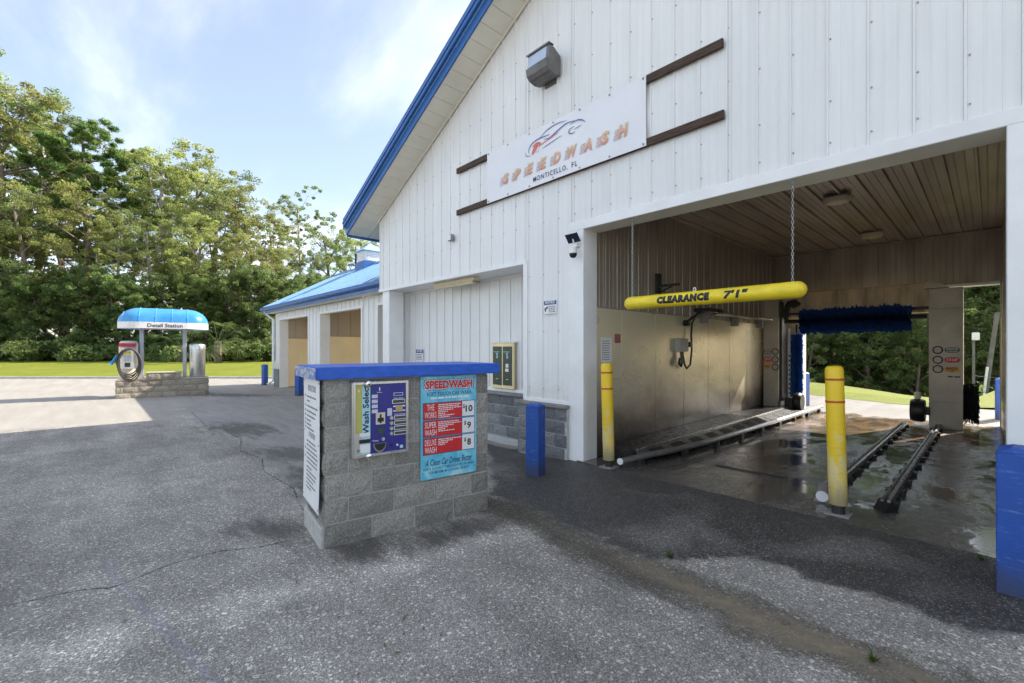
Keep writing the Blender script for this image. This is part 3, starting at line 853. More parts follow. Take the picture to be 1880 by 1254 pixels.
# bay interior
BX0, BX1, BY1, CZ = -4.05, 0.15, 13.5, 4.10
lwall = part('bay_left_wall', bx(BX0 - 0.25, BX0 - 0.03, YF + 0.28, BY1, -0.05, CZ), BROWN, mb_)
ribbed(lwall, YF + 0.28, BY1, 2.26, CZ, (BX0, 0, 0), (0, 1, 0), BROWN, off=0.1)
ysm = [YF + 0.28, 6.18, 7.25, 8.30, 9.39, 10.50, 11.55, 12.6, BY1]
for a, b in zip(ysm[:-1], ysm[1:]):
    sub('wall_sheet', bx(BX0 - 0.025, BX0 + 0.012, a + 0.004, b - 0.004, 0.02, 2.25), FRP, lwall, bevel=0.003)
bwall = part('bay_back_wall', MB().prism([(BX0, 0), (-3.40, 0), (-3.40, 3.0), (0.124, 3.0), (0.124, 0), (BX1 + 0.3, 0), (BX1 + 0.3, CZ), (BX0, CZ)], 'y', BY1 + 0.03, BY1 + 0.28), BROWN, mb_)
ribbed(bwall, BX0, BX1, 3.0, CZ, (0, BY1 + 0.025, 0), (1, 0, 0), BROWN, off=0.05)
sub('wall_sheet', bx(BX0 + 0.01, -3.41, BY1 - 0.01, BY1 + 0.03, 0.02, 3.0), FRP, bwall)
part('rear_jamb', bx(-3.40, -3.35, BY1 - 0.02, BY1 + 0.30, 0, 3.0), WHITE_TRIM, mb_)
part('rear_lintel', bx(-3.35, 0.124, BY1 - 0.02, BY1 + 0.30, 2.955, 3.01), WHITE_TRIM, mb_)
rwall = part('bay_right_wall', bx(BX1 + 0.03, BX1 + 0.25, YF + 0.28, BY1 + 0.03, 0, CZ), BROWN, mb_)
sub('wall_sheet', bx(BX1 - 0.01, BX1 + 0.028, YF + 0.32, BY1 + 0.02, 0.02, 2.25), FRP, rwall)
sub('wall_sheet', bx(BX1 + 0.004, BX1 + 0.028, YF + 0.32, BY1 + 0.02, 2.255, CZ), BROWN, rwall)
ceil = part('bay_ceiling', bx(BX0 - 0.2, BX1 + 0.25, YF + 0.26, BY1 + 0.28, CZ + 0.012, CZ + 0.10), BROWN, mb_)
def ceil_panel(w, L):
    pr = rib_panel(w, 0.045, 0.008)
    pr = [(q[0] * 1.6, q[1]) if q[0] < 0.03 else q for q in pr]
    vs = [(q[0], 0, q[1]) for q in pr] + [(q[0], L, q[1]) for q in pr]; n = len(pr)
    me = bpy.data.meshes.new('ceiling_panel'); me.from_pydata(vs, [], [(i, n + i, n + i + 1, i + 1) for i in range(n - 1)]); me.materials.append(BROWN)
    return me
cme = ceil_panel(0.3, BY1 + 0.02 - YF - 0.26)
for k in range(14):
    link('ceiling_panel', cme, ceil, True, (BX0 + 0.3 * k, YF + 0.26, CZ + 0.008))
part('ceiling_cove', bx(BX0 - 0.01, BX0 + 0.05, YF + 0.3, BY1, CZ - 0.05, CZ - 0.012), BROWN, mb_)
part('back_cove', bx(BX0 + 0.05, BX1, BY1 - 0.04, BY1 + 0.0, CZ - 0.05, CZ - 0.012), BROWN, mb_)
part('header_back', bx(BX0, BX1, YF + 0.26, YF + 0.30, OT - 0.02, CZ), BROWN, mb_)
# outer shell behind
part('left_wall', bx(XL, XL + 0.15, 6.0, 13.9, -0.3, roofline(XL)), WHITE, mb_)
part('right_wall', bx(XR - 0.15, XR, YF + 0.27, 13.9, -0.3, roofline(XR)), WHITE, mb_)
part('rear_wall', MB().prism([(XL, -0.3), (-3.45, -0.3), (-3.45, 3.02), (0.16, 3.02), (0.16, -0.3), (XR, -0.3), (XR, roofline(XR)), (APX, roofline(APX)), (XL, roofline(XL))], 'y', 13.80, 13.95), WHITE, mb_)
# roof: two slopes, rake trim, soffit boards
EX = -11.0
def slope(x0, x1, y0, y1, d0, d1):
    return MB().prism([(x0, roofline(x0) + d0), (x1, roofline(x1) + d0), (x1, roofline(x1) + d1), (x0, roofline(x0) + d1)], 'y', y0, y1)
rf = part('roof', slope(EX - 0.03, APX, 4.60, 14.4, 0.16, 0.20), BLUE_ROOF, mb_)
part('roof', slope(APX, 2 * APX - EX, 4.60, 14.4, 0.16, 0.20), BLUE_ROOF, mb_)
part('rake_trim', slope(EX, APX, 4.62, 4.65, -0.015, 0.20), BLUE_TRIM, mb_)
part('rake_trim', slope(APX, 2 * APX - EX, 4.62, 4.65, -0.015, 0.20), BLUE_TRIM, mb_)
part('rake_cap', slope(EX - 0.03, APX, 4.545, 4.618, 0.17, 0.40), BLUE_TRIM, mb_, bevel=0.012)
part('rake_cap', slope(APX, 2 * APX - EX, 4.545, 4.618, 0.17, 0.40), BLUE_TRIM, mb_)
part('rake_bead', slope(EX - 0.02, APX, 4.53, 4.55, 0.26, 0.30), BLUE_TRIM, mb_)
sf = part('rake_soffit', slope(EX + 0.02, APX, 4.652, YF - 0.003, 0.012, 0.15), CREAM, mb_)
x = EX + 0.02
while x < APX - 0.1:
    sub('soffit_board', slope(x + 0.004, min(x + 0.272, APX), 4.654, YF - 0.024, -0.006, 0.010), CREAM, sf)
    x += 0.276
part('soffit_moulding', slope(XL - 0.3, APX, YF - 0.05, YF - 0.022, -0.035, -0.007), CREAM, mb_)
part('eave_soffit', slope(EX + 0.02, XL, YF + 0.0, 14.3, 0.0, 0.06), CREAM, mb_)
part('eave_fascia', bx(EX - 0.03, EX + 0.02, 4.652, 14.35, roofline(EX) - 0.05, roofline(EX) + 0.18), BLUE_TRIM, mb_)

# ------------------------------------------------------------------ neighbouring bay building
b2 = thing('self_serve_bay_building', 'low white building with three open bays, yellow inner walls and pale blue roof', 'building', (-15.6, 8.5, 0))
YB, YB2, RY, RZ_, EZ = 5.70, 11.3, 8.5, 5.08, 3.30
bays = [(-20.24, -16.83), (-15.70, -12.44), (-11.45, -10.42)]
def bay_poly():
    p = [(-20.80, -0.1)]
    for a, b in bays:
        p += [(a, -0.1), (a, 2.82), (b, 2.82), (b, -0.1)]
    return p + [(-10.38, -0.1), (-10.38, 3.1), (-20.80, 3.1)]
w2f = part('front_wall', MB().prism(bay_poly(), 'y', YB + 0.004, YB + 0.15), WHITE, b2)
pts = [-20.80] + [v for a in bays for v in a] + [-10.38]
for i in range(0, len(pts), 2):
    ribbed(w2f, pts[i], pts[i + 1], 0.0, 2.82, (0, YB, 0), (1, 0, 0), WHITE, off=-20.8)
ribbed(w2f, -20.80, -10.38, 2.82, 3.08, (0, YB - 0.002, 0), (1, 0, 0), WHITE, off=-20.8)
part('rear_wall', MB().prism(bay_poly(), 'y', YB2 - 0.15, YB2), WHITE, b2)
for (a, b) in bays:
    part('jamb', bx(a - 0.02, a + 0.03, YB - 0.028, YB + 0.32, 0, 2.82), WHITE_TRIM, b2)
    part('jamb', bx(b - 0.03, b + 0.06, YB - 0.028, YB + 0.15, 0, 2.84), WHITE_TRIM, b2)
    part('lintel', bx(a - 0.02, b + 0.10, YB - 0.03, YB + 0.16, 2.80, 2.86), WHITE_TRIM, b2)
    iw = part('bay_side_wall', bx(a - 0.30, a - 0.03, YB + 0.15, YB2 - 0.15, 0, 3.05), BROWN, b2)
    ribbed(iw, YB + 0.32, YB2 - 0.15, 2.05, 3.05, (a, 0, 0), (0, 1, 0), BROWN, step=0.45)
    for k in range(4):
        s0 = YB + 0.325 + k * 1.24
        sub('wall_sheet', bx(a - 0.025, a + 0.012, s0, min(s0 + 1.232, YB2 - 0.16), 0.02, 2.04), FRP_YEL, iw)
    part('bay_side_wall', bx(b + 0.03, b + 0.25, YB + 0.15, YB2 - 0.15, 0, 3.05), FRP_YEL, b2)
part('bay_ceiling', bx(-20.8, -10.4, YB + 0.15, YB2 - 0.15, 3.052, 3.10), CREAM, b2)
part('end_wall', MB().prism([(YB + 0.15, 0), (YB2 - 0.15, 0), (YB2, 3.1), (RY, 4.6), (YB, 3.1)], 'x', -20.82, -20.66), WHITE, b2)
sofz = 3.11
part('eave_soffit', bx(-21.15, -10.40, 5.36, YB - 0.03, sofz, sofz + 0.02), CREAM, b2)
def b2roof(y0, z0, y1, z1, t0, t1):
    return MB().prism([(y0, z0 + t0), (y1, z1 + t0), (y1, z1 + t1), (y0, z0 + t1)], 'x', -21.25, -10.36)
part('roof', b2roof(5.28, EZ + 0.02, RY, RZ_, 0, 0.03), BLUE_ROOF, b2)
part('roof', b2roof(11.72, EZ + 0.02, RY, RZ_, 0, 0.03), BLUE_ROOF, b2)
for k in range(18):
    x = -21.1 + 0.6 * k
    part('roof_rib', MB().prism([(5.28, EZ + 0.052), (RY, RZ_ + 0.032), (RY, RZ_ + 0.062), (5.28, EZ + 0.082)], 'x', x - 0.012, x + 0.012), BLUE_ROOF, b2)
part('ridge_cap', MB().prism([(RY - 0.2, RZ_ - 0.05), (RY, RZ_ + 0.10), (RY + 0.2, RZ_ - 0.05)], 'x', -21.25, -10.36), BLUE_TRIM, b2)
part('gutter', MB().prism([(5.26, EZ + 0.04), (5.20, EZ + 0.04), (5.18, EZ - 0.06), (5.24, EZ - 0.10), (5.30, EZ - 0.10), (5.30, EZ + 0.04)], 'x', -21.25, -10.36), BLUE_TRIM, b2)
part('fascia', bx(-21.2, -10.36, 5.302, 5.34, EZ - 0.20, EZ + 0.03), BLUE_TRIM, b2)
part('downspout', MB().tube([(-21.0, 5.30, 3.2), (-20.98, 5.45, 3.0), (-20.90, 5.62, 2.85), (-20.90, 5.62, 0.25), (-20.95, 5.40, 0.1)], 0.05, 8), WHITE_TRIM, b2)
part('corner_base', bx(-20.86, -20.24, YB - 0.06, YB - 0.03, 0, 0.75), BLOCKG, b2)
cb = part('cupola_base', bx(-18.25, -17.35, RY - 0.45, RY + 0.45, RZ_ - 0.30, RZ_ + 0.12), BLUE_TRIM, b2)
part('cupola_box', bx(-18.18, -17.42, RY - 0.38, RY + 0.38, RZ_ + 0.12, RZ_ + 0.55), WHITE_TRIM, b2)
for k in range(6):
    z = RZ_ + 0.16 + 0.065 * k
    part('louvre', bx(-18.12, -17.48, RY - 0.42, RY - 0.382, z, z + 0.035), WHITE_TRIM, b2)
    part('louvre', bx(-17.418, -17.38, RY - 0.32, RY + 0.32, z, z + 0.035), WHITE_TRIM, b2)
part('cupola_roof', MB().add([(-18.33, RY - 0.53, RZ_ + 0.55), (-17.27, RY - 0.53, RZ_ + 0.55), (-17.27, RY + 0.53, RZ_ + 0.55), (-18.33, RY + 0.53, RZ_ + 0.55), (-17.8, RY, RZ_ + 0.95)], [(0, 3, 2, 1), (0, 1, 4), (1, 2, 4), (2, 3, 4), (3, 0, 4)]), BLUE_ROOF, b2)

# ------------------------------------------------------------------ fixtures on the front wall
def batten(x0, x1, z, label):
    single('wooden_batten', bx(x0, x1, YF - 0.062, YF - 0.024, z - 0.05, z + 0.05), WOOD, label, 'batten', 'wooden battens behind the banner', bevel=0.003)
batten(-7.07, -2.05, 5.06, 'upper dark wooden batten running behind the white banner')
batten(-7.07, -2.04, 4.255, 'lower dark wooden batten running behind the white banner')
# banner: vinyl sheet, slightly rippled, edges eyeletted
bn = thing('banner', 'white vinyl banner with line drawn car and orange slanted lettering on the gable', 'banner', (-4.55, 5.1, 4.2))
BX0_, BX1_, BZ0, BZ1 = -6.12, -2.985, 4.205, 5.10
def bwave(x, z):
    s = (x - BX0_) / (BX1_ - BX0_)
    edge = max(0, s - 0.93) / 0.07
    return 5.118 + 0.004 * math.sin(7 * s + 3 * z) + 0.05 * edge * edge * math.sin((z - BZ0) / (BZ1 - BZ0) * math.pi)
bm_ = MB(); NXB, NZB = 40, 8
vs = []
for j in range(NZB + 1):
    for i in range(NXB + 1):
        x = BX0_ + (BX1_ - BX0_) * i / NXB; z = BZ0 + (BZ1 - BZ0) * j / NZB
        x2 = x - (0.035 * math.sin((z - BZ0) / (BZ1 - BZ0) * math.pi) if i == NXB else 0)
        vs.append((x2, bwave(x, z), z))
k = len(vs); vs += [(v[0], v[1] + 0.004, v[2]) for v in vs]
fs = []
for j in range(NZB):
    for i in range(NXB):
        a = j * (NXB + 1) + i
        fs.append((a, a + 1, a + NXB + 2, a + NXB + 1)); fs.append((k + a, k + a + NXB + 1, k + a + NXB + 2, k + a + 1))
part('sheet', MB().add(vs, fs), mat('banner_vinyl', (0.80, 0.80, 0.835), 0.42, 0, 0.04, 2), bn, smooth=True)
ey = MB()
for i in range(7):
    x = BX0_ + 0.04 + (BX1_ - BX0_ - 0.08) * i / 6
    for z in (BZ0 + 0.03, BZ1 - 0.03):
        ey.lathe([(0.013, 5.108), (0.013, 5.118)], (x, 0, z), 8, 'y')
part('eyelets', ey, GREYPL, bn)
def m_letter():
    t = NT('orange_fade_print')
    sx = t.n('ShaderNodeSeparateXYZ'); t.l(t.pos(), sx.inputs[0])
    t.set(Base_Color=t.ramp(t.maprange(sx.outputs[2], 4.41, 4.62, 0, 1, False), [(0, (0.62, 0.25, 0.19)), (0.5, (0.70, 0.40, 0.25)), (1, (0.70, 0.56, 0.36))]), Roughness=0.5)
    return t.m
LETO = m_letter()
BY_ = 5.106
for i, ch in enumerate("SPEEDWASH"):
    cx_ = -5.62 + i * (2.30 / 8)
    text(bn, ch, 0.175, LETO, (cx_, BY_, 4.425), width=0.145 if ch != 'W' else 0.18, bold=0.05, shear=0.18, local=False)
    st_ = MB()
    for j in range(6):
        z = 4.425 + j * 0.024
        st_.box(cx_ - 0.15 + 0.005 * j, cx_ - 0.07 + 0.006 * j, BY_ + 0.001, BY_ + 0.004, z, z + 0.006)
    part('speed_lines', st_, mat('dull_red_print', (0.50, 0.32, 0.30), 0.5), bn)
text(bn, "MONTICELLO,", 0.088, INKB, (-4.965, BY_, 4.262), width=0.70, local=False, spacing=1.25, bold=0.004, align='LEFT')
text(bn, "FL", 0.074, INKB, (-4.185, BY_, 4.276), width=0.105, local=False, spacing=1.25, bold=0.004, align='LEFT')
def stroke(parent, pts, w, m, y=BY_, name='drawn_line', n=16):
    """flat brush stroke through control points (x,z), thinner at both ends"""
    P = [Vector((p[0], 4.715 + (p[1] - 4.60) * 0.73)) for p in pts]
    out = []
    for s in range(len(P) - 1):
        p0, p1, p2, p3 = P[max(0, s - 1)], P[s], P[s + 1], P[min(len(P) - 1, s + 2)]
        for k in range(n // 2):
            t = k / (n // 2)
            out.append(0.5 * ((2 * p1) + (p2 - p0) * t + (2 * p0 - 5 * p1 + 4 * p2 - p3) * t * t + (3 * p1 - p0 - 3 * p2 + p3) * t ** 3))
    out.append(P[-1]); b = MB(); vs = []; N = len(out)
    for i, q in enumerate(out):
        d = (out[min(i + 1, N - 1)] - out[max(i - 1, 0)]).normalized(); nrm = Vector((-d.y, d.x))
        ww = w * 0.72 * (0.35 + 0.65 * math.sin(math.pi * i / (N - 1)))
        vs += [(q.x + nrm.x * ww / 2, y, q.y + nrm.y * ww / 2), (q.x - nrm.x * ww / 2, y, q.y - nrm.y * ww / 2)]
    b.add(vs, [(2 * i, 2 * i + 1, 2 * i + 3, 2 * i + 2) for i in range(N - 1)])
    return part(name, b, m, parent)
CB = mat('car_blue_print', (0.03, 0.11, 0.36), 0.5)
CRP = mat('car_red_print', (0.70, 0.16, 0.12), 0.5)
stroke(bn, [(-5.06, 4.66), (-5.07, 4.72), (-5.02, 4.82), (-4.88, 4.88), (-4.70, 4.875), (-4.62, 4.87)], 0.022, CB)
stroke(bn, [(-4.82, 4.89), (-4.68, 4.98), (-4.48, 5.02), (-4.28, 4.99)], 0.018, CB)
stroke(bn, [(-4.74, 4.82), (-4.62, 4.80), (-4.48, 4.86), (-4.30, 4.93), (-4.14, 4.915)], 0.024, CB)
stroke(bn, [(-4.22, 4.88), (-4.10, 4.90), (-4.00, 4.86), (-3.94, 4.79)], 0.022, CB)
stroke(bn, [(-4.14, 4.80), (-4.22, 4.78), (-4.24, 4.72), (-4.18, 4.68), (-4.12, 4.69)], 0.018, INKB)
stroke(bn, [(-4.16, 4.74), (-4.06, 4.755), (-4.00, 4.765)], 0.012, CB)
stroke(bn, [(-4.78, 4.64), (-4.60, 4.68), (-4.38, 4.735)], 0.016, CB)
stroke(bn, [(-5.13, 4.73), (-5.14, 4.66), (-5.08, 4.60), (-5.02, 4.61)], 0.012, INKB)
stroke(bn, [(-4.84, 4.72), (-4.64, 4.78), (-4.44, 4.83)], 0.022, CRP, y=BY_ - 0.001)
stroke(bn, [(-4.99, 4.60), (-4.95, 4.68), (-4.90, 4.745), (-4.86, 4.775)], 0.085, CRP, y=BY_ - 0.001)
stroke(bn, [(-4.98, 4.76), (-4.90, 4.80), (-4.82, 4.775), (-4.84, 4.71)], 0.045, CRP, y=BY_ - 0.0015)
stroke(bn, [(-4.93, 4.62), (-4.86, 4.63), (-4.83, 4.70)], 0.010, CRP)

# wall pack floodlight
LAMPG = mat('weathered_bronze_housing', (0.17, 0.165, 0.16), 0.55, 0.2, 0.3, 6)
fl = thing('flood_light', 'boxy grey flood light with slanted glass on the gable wall', 'light', (-4.5, 5.17, 5.9))
part('housing', MB().prism([(5.18, 5.76), (5.18, 6.06), (5.02, 6.14), (4.91, 6.14), (4.885, 5.90), (4.95, 5.75), (5.05, 5.73)], 'x', -4.89, -4.45), LAMPG, fl, bevel=0.012)
part('lens', MB().prism([(4.918, 6.115), (4.903, 6.115), (4.880, 5.93), (4.895, 5.93)], 'x', -4.87, -4.49), GLASSY, fl)
part('visor', MB().prism([(5.0, 6.152), (4.89, 6.152), (4.885, 6.12), (4.90, 6.141), (5.0, 6.141)], 'x', -4.905, -4.435), LAMPG, fl)
part('lower_bezel', MB().prism([(4.884, 5.915), (4.855, 5.90), (4.875, 5.80), (4.93, 5.75), (4.945, 5.76)], 'x', -4.88, -4.46), LAMPG, fl)
part('mounting_plate', bx(-4.78, -4.56, 5.176, 5.196, 5.70, 6.02), LAMPG, fl)
jb = thing('junction_box', 'small grey electrical box on the white wall above the recess', 'electrical box', (-7.24, 5.15, 3.75))
part('body', bx(-7.31, -7.19, 5.10, 5.178, 3.74, 3.87), GREYPL, jb, bevel=0.008)
part('cover', bx(-7.30, -7.20, 5.09, 5.099, 3.75, 3.86), WHITE_TRIM, jb, bevel=0.003)
# fluorescent strip under the recess soffit
ff = thing('strip_light', 'long cream strip light fixed under the recess soffit', 'light', (-7.5, 5.45, 2.95))
part('housing', bx(-8.22, -6.82, 5.36, 5.52, 2.95, 3.028), DIFFUSER, ff, bevel=0.012)
part('diffuser', MB().prism([(5.37, 2.948), (5.51, 2.948), (5.48, 2.905), (5.40, 2.905)], 'x', -8.19, -6.86), mat('old_diffuser', (0.80, 0.70, 0.46), 0.4), ff)
part('end_cap', bx(-6.858, -6.82, 5.365, 5.515, 2.91, 2.948), GREYPL, ff)
# notice signs
def notice(x0, x1, y, z0, z1, label, cam_icon):
    s = thing('notice_sign', label, 'sign', ((x0 + x1) / 2, y, z0))
    part('plate', bx(x0, x1, y - 0.004, y, z0, z1), PAPER, s)
    h = z1 - z0
    part('header', bx(x0 + 0.008, x1 - 0.008, y - 0.006, y - 0.0045, z1 - h * 0.34, z1 - 0.012), mat('notice_blue', (0.02, 0.07, 0.25), 0.5), s)
    text(s, "NOTICE", h * 0.2, PAPER, ((x0 + x1) / 2, y - 0.0075, z1 - h * 0.27), width=(x1 - x0) * 0.74, bold=0.03, shear=0.15, local=False)
    rows = [(x0 + (0.11 if cam_icon else 0.03), z1 - h * (0.5 + 0.13 * i), (x1 - x0) * (0.5 if cam_icon else 0.75)) for i in range(4)]
    print_lines(s, rows, INK, FRONT, (0, y - 0.0055, 0), h * 0.055, False, 4)
    if cam_icon:
        part('camera_icon', MB().prism([(x0 + 0.02, z1 - h * 0.62), (x0 + 0.085, z1 - h * 0.46), (x0 + 0.10, z1 - h * 0.56), (x0 + 0.05, z1 - h * 0.68), (x0 + 0.055, z1 - h * 0.82), (x0 + 0.03, z1 - h * 0.82)], 'y', y - 0.0055, y - 0.0045), INK, s)
notice(-4.80, -4.53, YF - 0.026, 2.17, 2.385, 'small notice sign with camera symbol on the pier beside the bay', True)
notice(-9.67, -9.33, 5.812, 1.33, 1.615, 'small blue and white notice sign in the recess, left of the vending window', False)
# vending window with two dark green strips
vw = thing('vending_window', 'pale framed vending window with two dark green panels in the recess', 'vending machine', (-6.4, 5.8, 0.87))
part('frame', bx(-6.72, -6.10, 5.745, 5.80, 0.86, 1.74), BRASS, vw, bevel=0.008)
part('top_flashing', bx(-6.76, -6.06, 5.74, 5.81, 1.742, 1.765), WHITE_TRIM, vw)
for (a, b) in ((-6.68, -6.43), (-6.39, -6.14)):
    g = part('panel', bx(a, b, 5.736, 5.744, 0.93, 1.67), GREEN, vw)
    m_ = (a + b) / 2
    text(g, "$", 0.12, CYAN2, (m_, 5.7345, 1.43), width=0.06)
    sub('coin_plate', bx(m_ - 0.045, m_ + 0.045, 5.728, 5.735, 1.19, 1.25), STEEL, g)
    sub('coin_label', bx(m_ - 0.04, m_ + 0.04, 5.732, 5.735, 1.27, 1.34), PAPER, g)
    sub('slot', bx(m_ - 0.03, m_ + 0.03, 5.732, 5.735, 1.04, 1.05), PAPER, g)
    print_lines(g, [(a + 0.02, 1.56, 0.17)], CYAN2, FRONT, (0, 5.7345, 0), 0.012, True, 9)
# solar security camera on the jamb
sc_ = thing('security_camera', 'white dome security camera with tilted solar panel on the bay jamb', 'camera', (-4.12, 5.15, 3.0))
part('bracket', bx(-4.16, -4.07, 5.08, 5.168, 3.10, 3.16), WHITE_TRIM, sc_, bevel=0.006)
part('solar_panel', MB(Matrix.Translation((-4.11, 5.04, 3.22)) @ Matrix.Rotation(R(-52), 4, 'X')).box(-0.11, 0.11, -0.07, 0.07, -0.008, 0.008), mat('solar_cell', (0.02, 0.025, 0.06), 0.15, 0.2, 0.1), sc_, bevel=0.003)
part('head', MB().lathe([(0.02, 3.10), (0.055, 3.085), (0.06, 3.04), (0.06, 3.0)], (-4.11, 5.05, 0), 14), WHITE_TRIM, sc_, smooth=True)
part('dome', MB().lathe([(0.056, 3.0), (0.052, 2.97), (0.036, 2.945), (0.01, 2.935)], (-4.11, 5.05, 0), 14), BLACK, sc_, smooth=True)
part('arm', MB().tube([(-4.11, 5.12, 3.14), (-4.11, 5.06, 3.16), (-4.11, 5.045, 3.21)], 0.012, 6), WHITE_TRIM, sc_)

# ------------------------------------------------------------------ clearance bar on chains
cbz, cby, cbr = 2.236, 5.25, 0.086
cl = thing('clearance_bar', 'yellow tubular clearance bar hanging on two chains in the bay opening', 'clearance bar', (-2.32, cby, 2.15))
prof = []
for k in range(7):
    a = math.pi / 2 * k / 6
    prof.append((max(0.002, cbr * math.sin(a)), -3.373 + cbr * (1 - math.cos(a))))
prof2 = [(r, -1.264 - (h + 3.373)) for r, h in reversed(prof)]
part('tube', MB().lathe(prof + prof2, (0, cby, cbz), 28, 'x'), BARYEL, cl, smooth=True)
tm = textmesh("CLEARANCE", 0.094, INK, bold=0.095, shear=0.10, width=0.655, align='LEFT', spacing=1.22)
tm2 = textmesh("7'1\"", 0.095, INK, bold=0.045, shear=0.16, width=0.26, align='LEFT')
for me, x0 in ((tm, -2.865), (tm2, -2.055)):
    bm = bmesh.new(); bm.from_mesh(me)
    for q in range(1, 10):
        bmesh.ops.bisect_plane(bm, geom=bm.verts[:] + bm.edges[:] + bm.faces[:], plane_co=(0, q * 0.0095, 0), plane_no=(0, 1, 0))
    bm.to_mesh(me); bm.free()
    for v in me.vertices:
        x, y = v.co.x, v.co.y - 0.046
        v.co = (x0 + x, cby - math.sqrt(cbr ** 2 - y * y) - 0.0025, cbz + y)
    link('lettering', me, cl, False)
def torus_link(c, R_, r_, flat, M):
    b = MB(M); n = 10; m = 5; vs = []; fs = []
    for i in range(n):
        a = 2 * math.pi * i / n
        for j in range(m):
            q = 2 * math.pi * j / m
            rr = R_ + r_ * math.cos(q)
            vs.append((rr * math.cos(a) * flat, r_ * math.sin(q), rr * math.sin(a) * 1.35))
    for i in range(n):
        for j in range(m):
            fs.append((i * m + j, ((i + 1) % n) * m + j, ((i + 1) % n) * m + (j + 1) % m, i * m + (j + 1) % m))
    return vs, fs
for cxn in (-3.262, -1.393):
    b = MB(); z = 2.34; i = 0
    while z < 3.34:
        M = Matrix.Translation((cxn, cby, z)) @ Matrix.Rotation(R(90 * (i % 2) + 20), 4, 'Z')
        vs, fs = torus_link(None, 0.0145, 0.0042, 0.75, M)
        b.M = M; b.add(vs, fs); z += 0.033; i += 1
    part('chain', b, GALV, cl)
    b = MB(Matrix.Translation((cxn, cby, 3.352)))
    vs, fs = torus_link(None, 0.02, 0.006, 1, None); b.add(vs, fs)
    part('eye_bolt', b, GALV, cl)
b = MB(Matrix.Translation((-2.42, cby, cbz + cbr + 0.018))); vs, fs = torus_link(None, 0.016, 0.005, 1, None); b.add(vs, fs)
part('eye_bolt', b, WHITE_TRIM, cl)

# ------------------------------------------------------------------ bay equipment
# guide on the left: raised slotted tread and a tube rail on posts
tr = thing('wheel_guide', 'dark slotted wheel guide tread along the left bay wall', 'wheel guide', (-3.75, 9, 0))
GLY = [5.2, 5.7, 6.3, 7.2, 9.0, 11.0, 13.7]; GLX = [-3.43, -3.32, -3.21, -3.12, -3.07, -3.03, -2.98]
def gl(y):  # x of the left rail at depth y
    return float(np.interp(y, GLY, GLX))
part('deck', MB().prism([(-4.03, 5.72), (-3.60, 5.55), (-3.48, 5.7), (-3.47, 13.1), (-4.03, 13.1)], 'z', 0.0045, 0.17), mat('dark_wet_deck', (0.035, 0.035, 0.037), 0.28, 0.1, 0.3, 5, 0.2, 20), tr, bevel=0.008)
GUIDE = mat('worn_guide_steel', (0.24, 0.24, 0.24), 0.3, 0.7, 0.4, 7)
def gp(y, q):  # point on the sloping guide plate, q=0 at the deck edge, 1 by the tube
    a = Vector((-3.465, y, 0.178)); b = Vector((gl(y) - 0.055, y, 0.075)); return a + (b - a) * q
ys_ = [5.65, 6.0, 6.3, 6.75, 7.2, 8.1, 9.0, 10, 11, 12, 13.1]
vs = []
for y in ys_:
    for q in (0, 1): vs.append(tuple(gp(y, q)))
k_ = len(vs); vs += [(v[0], v[1], v[2] - 0.012) for v in vs]; fs = []
for i in range(len(ys_) - 1):
    a = 2 * i
    fs += [(a, a + 1, a + 3, a + 2), (k_ + a, k_ + a + 2, k_ + a + 3, k_ + a + 1), (a, a + 2, k_ + a + 2, k_ + a), (a + 1, k_ + a + 1, k_ + a + 3, a + 3)]
part('kick_plate', MB().add(vs, fs), GUIDE, tr)
part('edge_angle', bx(-3.478, -3.448, 5.7, 13.1, 0.172, 0.19), mat('bright_worn_edge', (0.55, 0.55, 0.54), 0.25, 0.9, 0.2, 9), tr)
yy = 5.95
while yy < 12.8:
    P_ = [gp(yy, 0.26), gp(yy, 0.80), gp(yy + 0.34, 0.80), gp(yy + 0.34, 0.26)]
    vs = [(q.x, q.y, q.z + 0.001) for q in P_] + [(q.x, q.y, q.z + 0.006) for q in P_]
    part('slot', MB().add(vs, [(0, 3, 2, 1), (4, 5, 6, 7), (0, 1, 5, 4), (1, 2, 6, 5), (2, 3, 7, 6), (3, 0, 4, 7)]), BLACK, tr)
    yy += 0.58
rl = thing('guide_rail', 'shiny steel tube rail along the left side of the bay floor', 'guide rail', (-3.3, 9, 0), group=None)
part('tube', MB().tube([(gl(5.2), 5.22, 0.105), (gl(5.7), 5.7, 0.125), (gl(6.3), 6.3, 0.13), (gl(7.2), 7.2, 0.13), (gl(9), 9, 0.13), (gl(11), 11, 0.13), (gl(13.7), 13.7, 0.13)], 0.042, 14), GALV, rl, smooth=True)
part('end_cap', MB().tube([(gl(5.2), 5.205, 0.105), (gl(5.2), 5.224, 0.105)], 0.044, 14), WHITE_TRIM, rl)
for k in range(9):
    y = 5.55 + k * 0.98
    part('post', bx(gl(y) - 0.03, gl(y) + 0.035, y, y + 0.11, 0.0045, 0.092), DARKMET, rl, bevel=0.004)
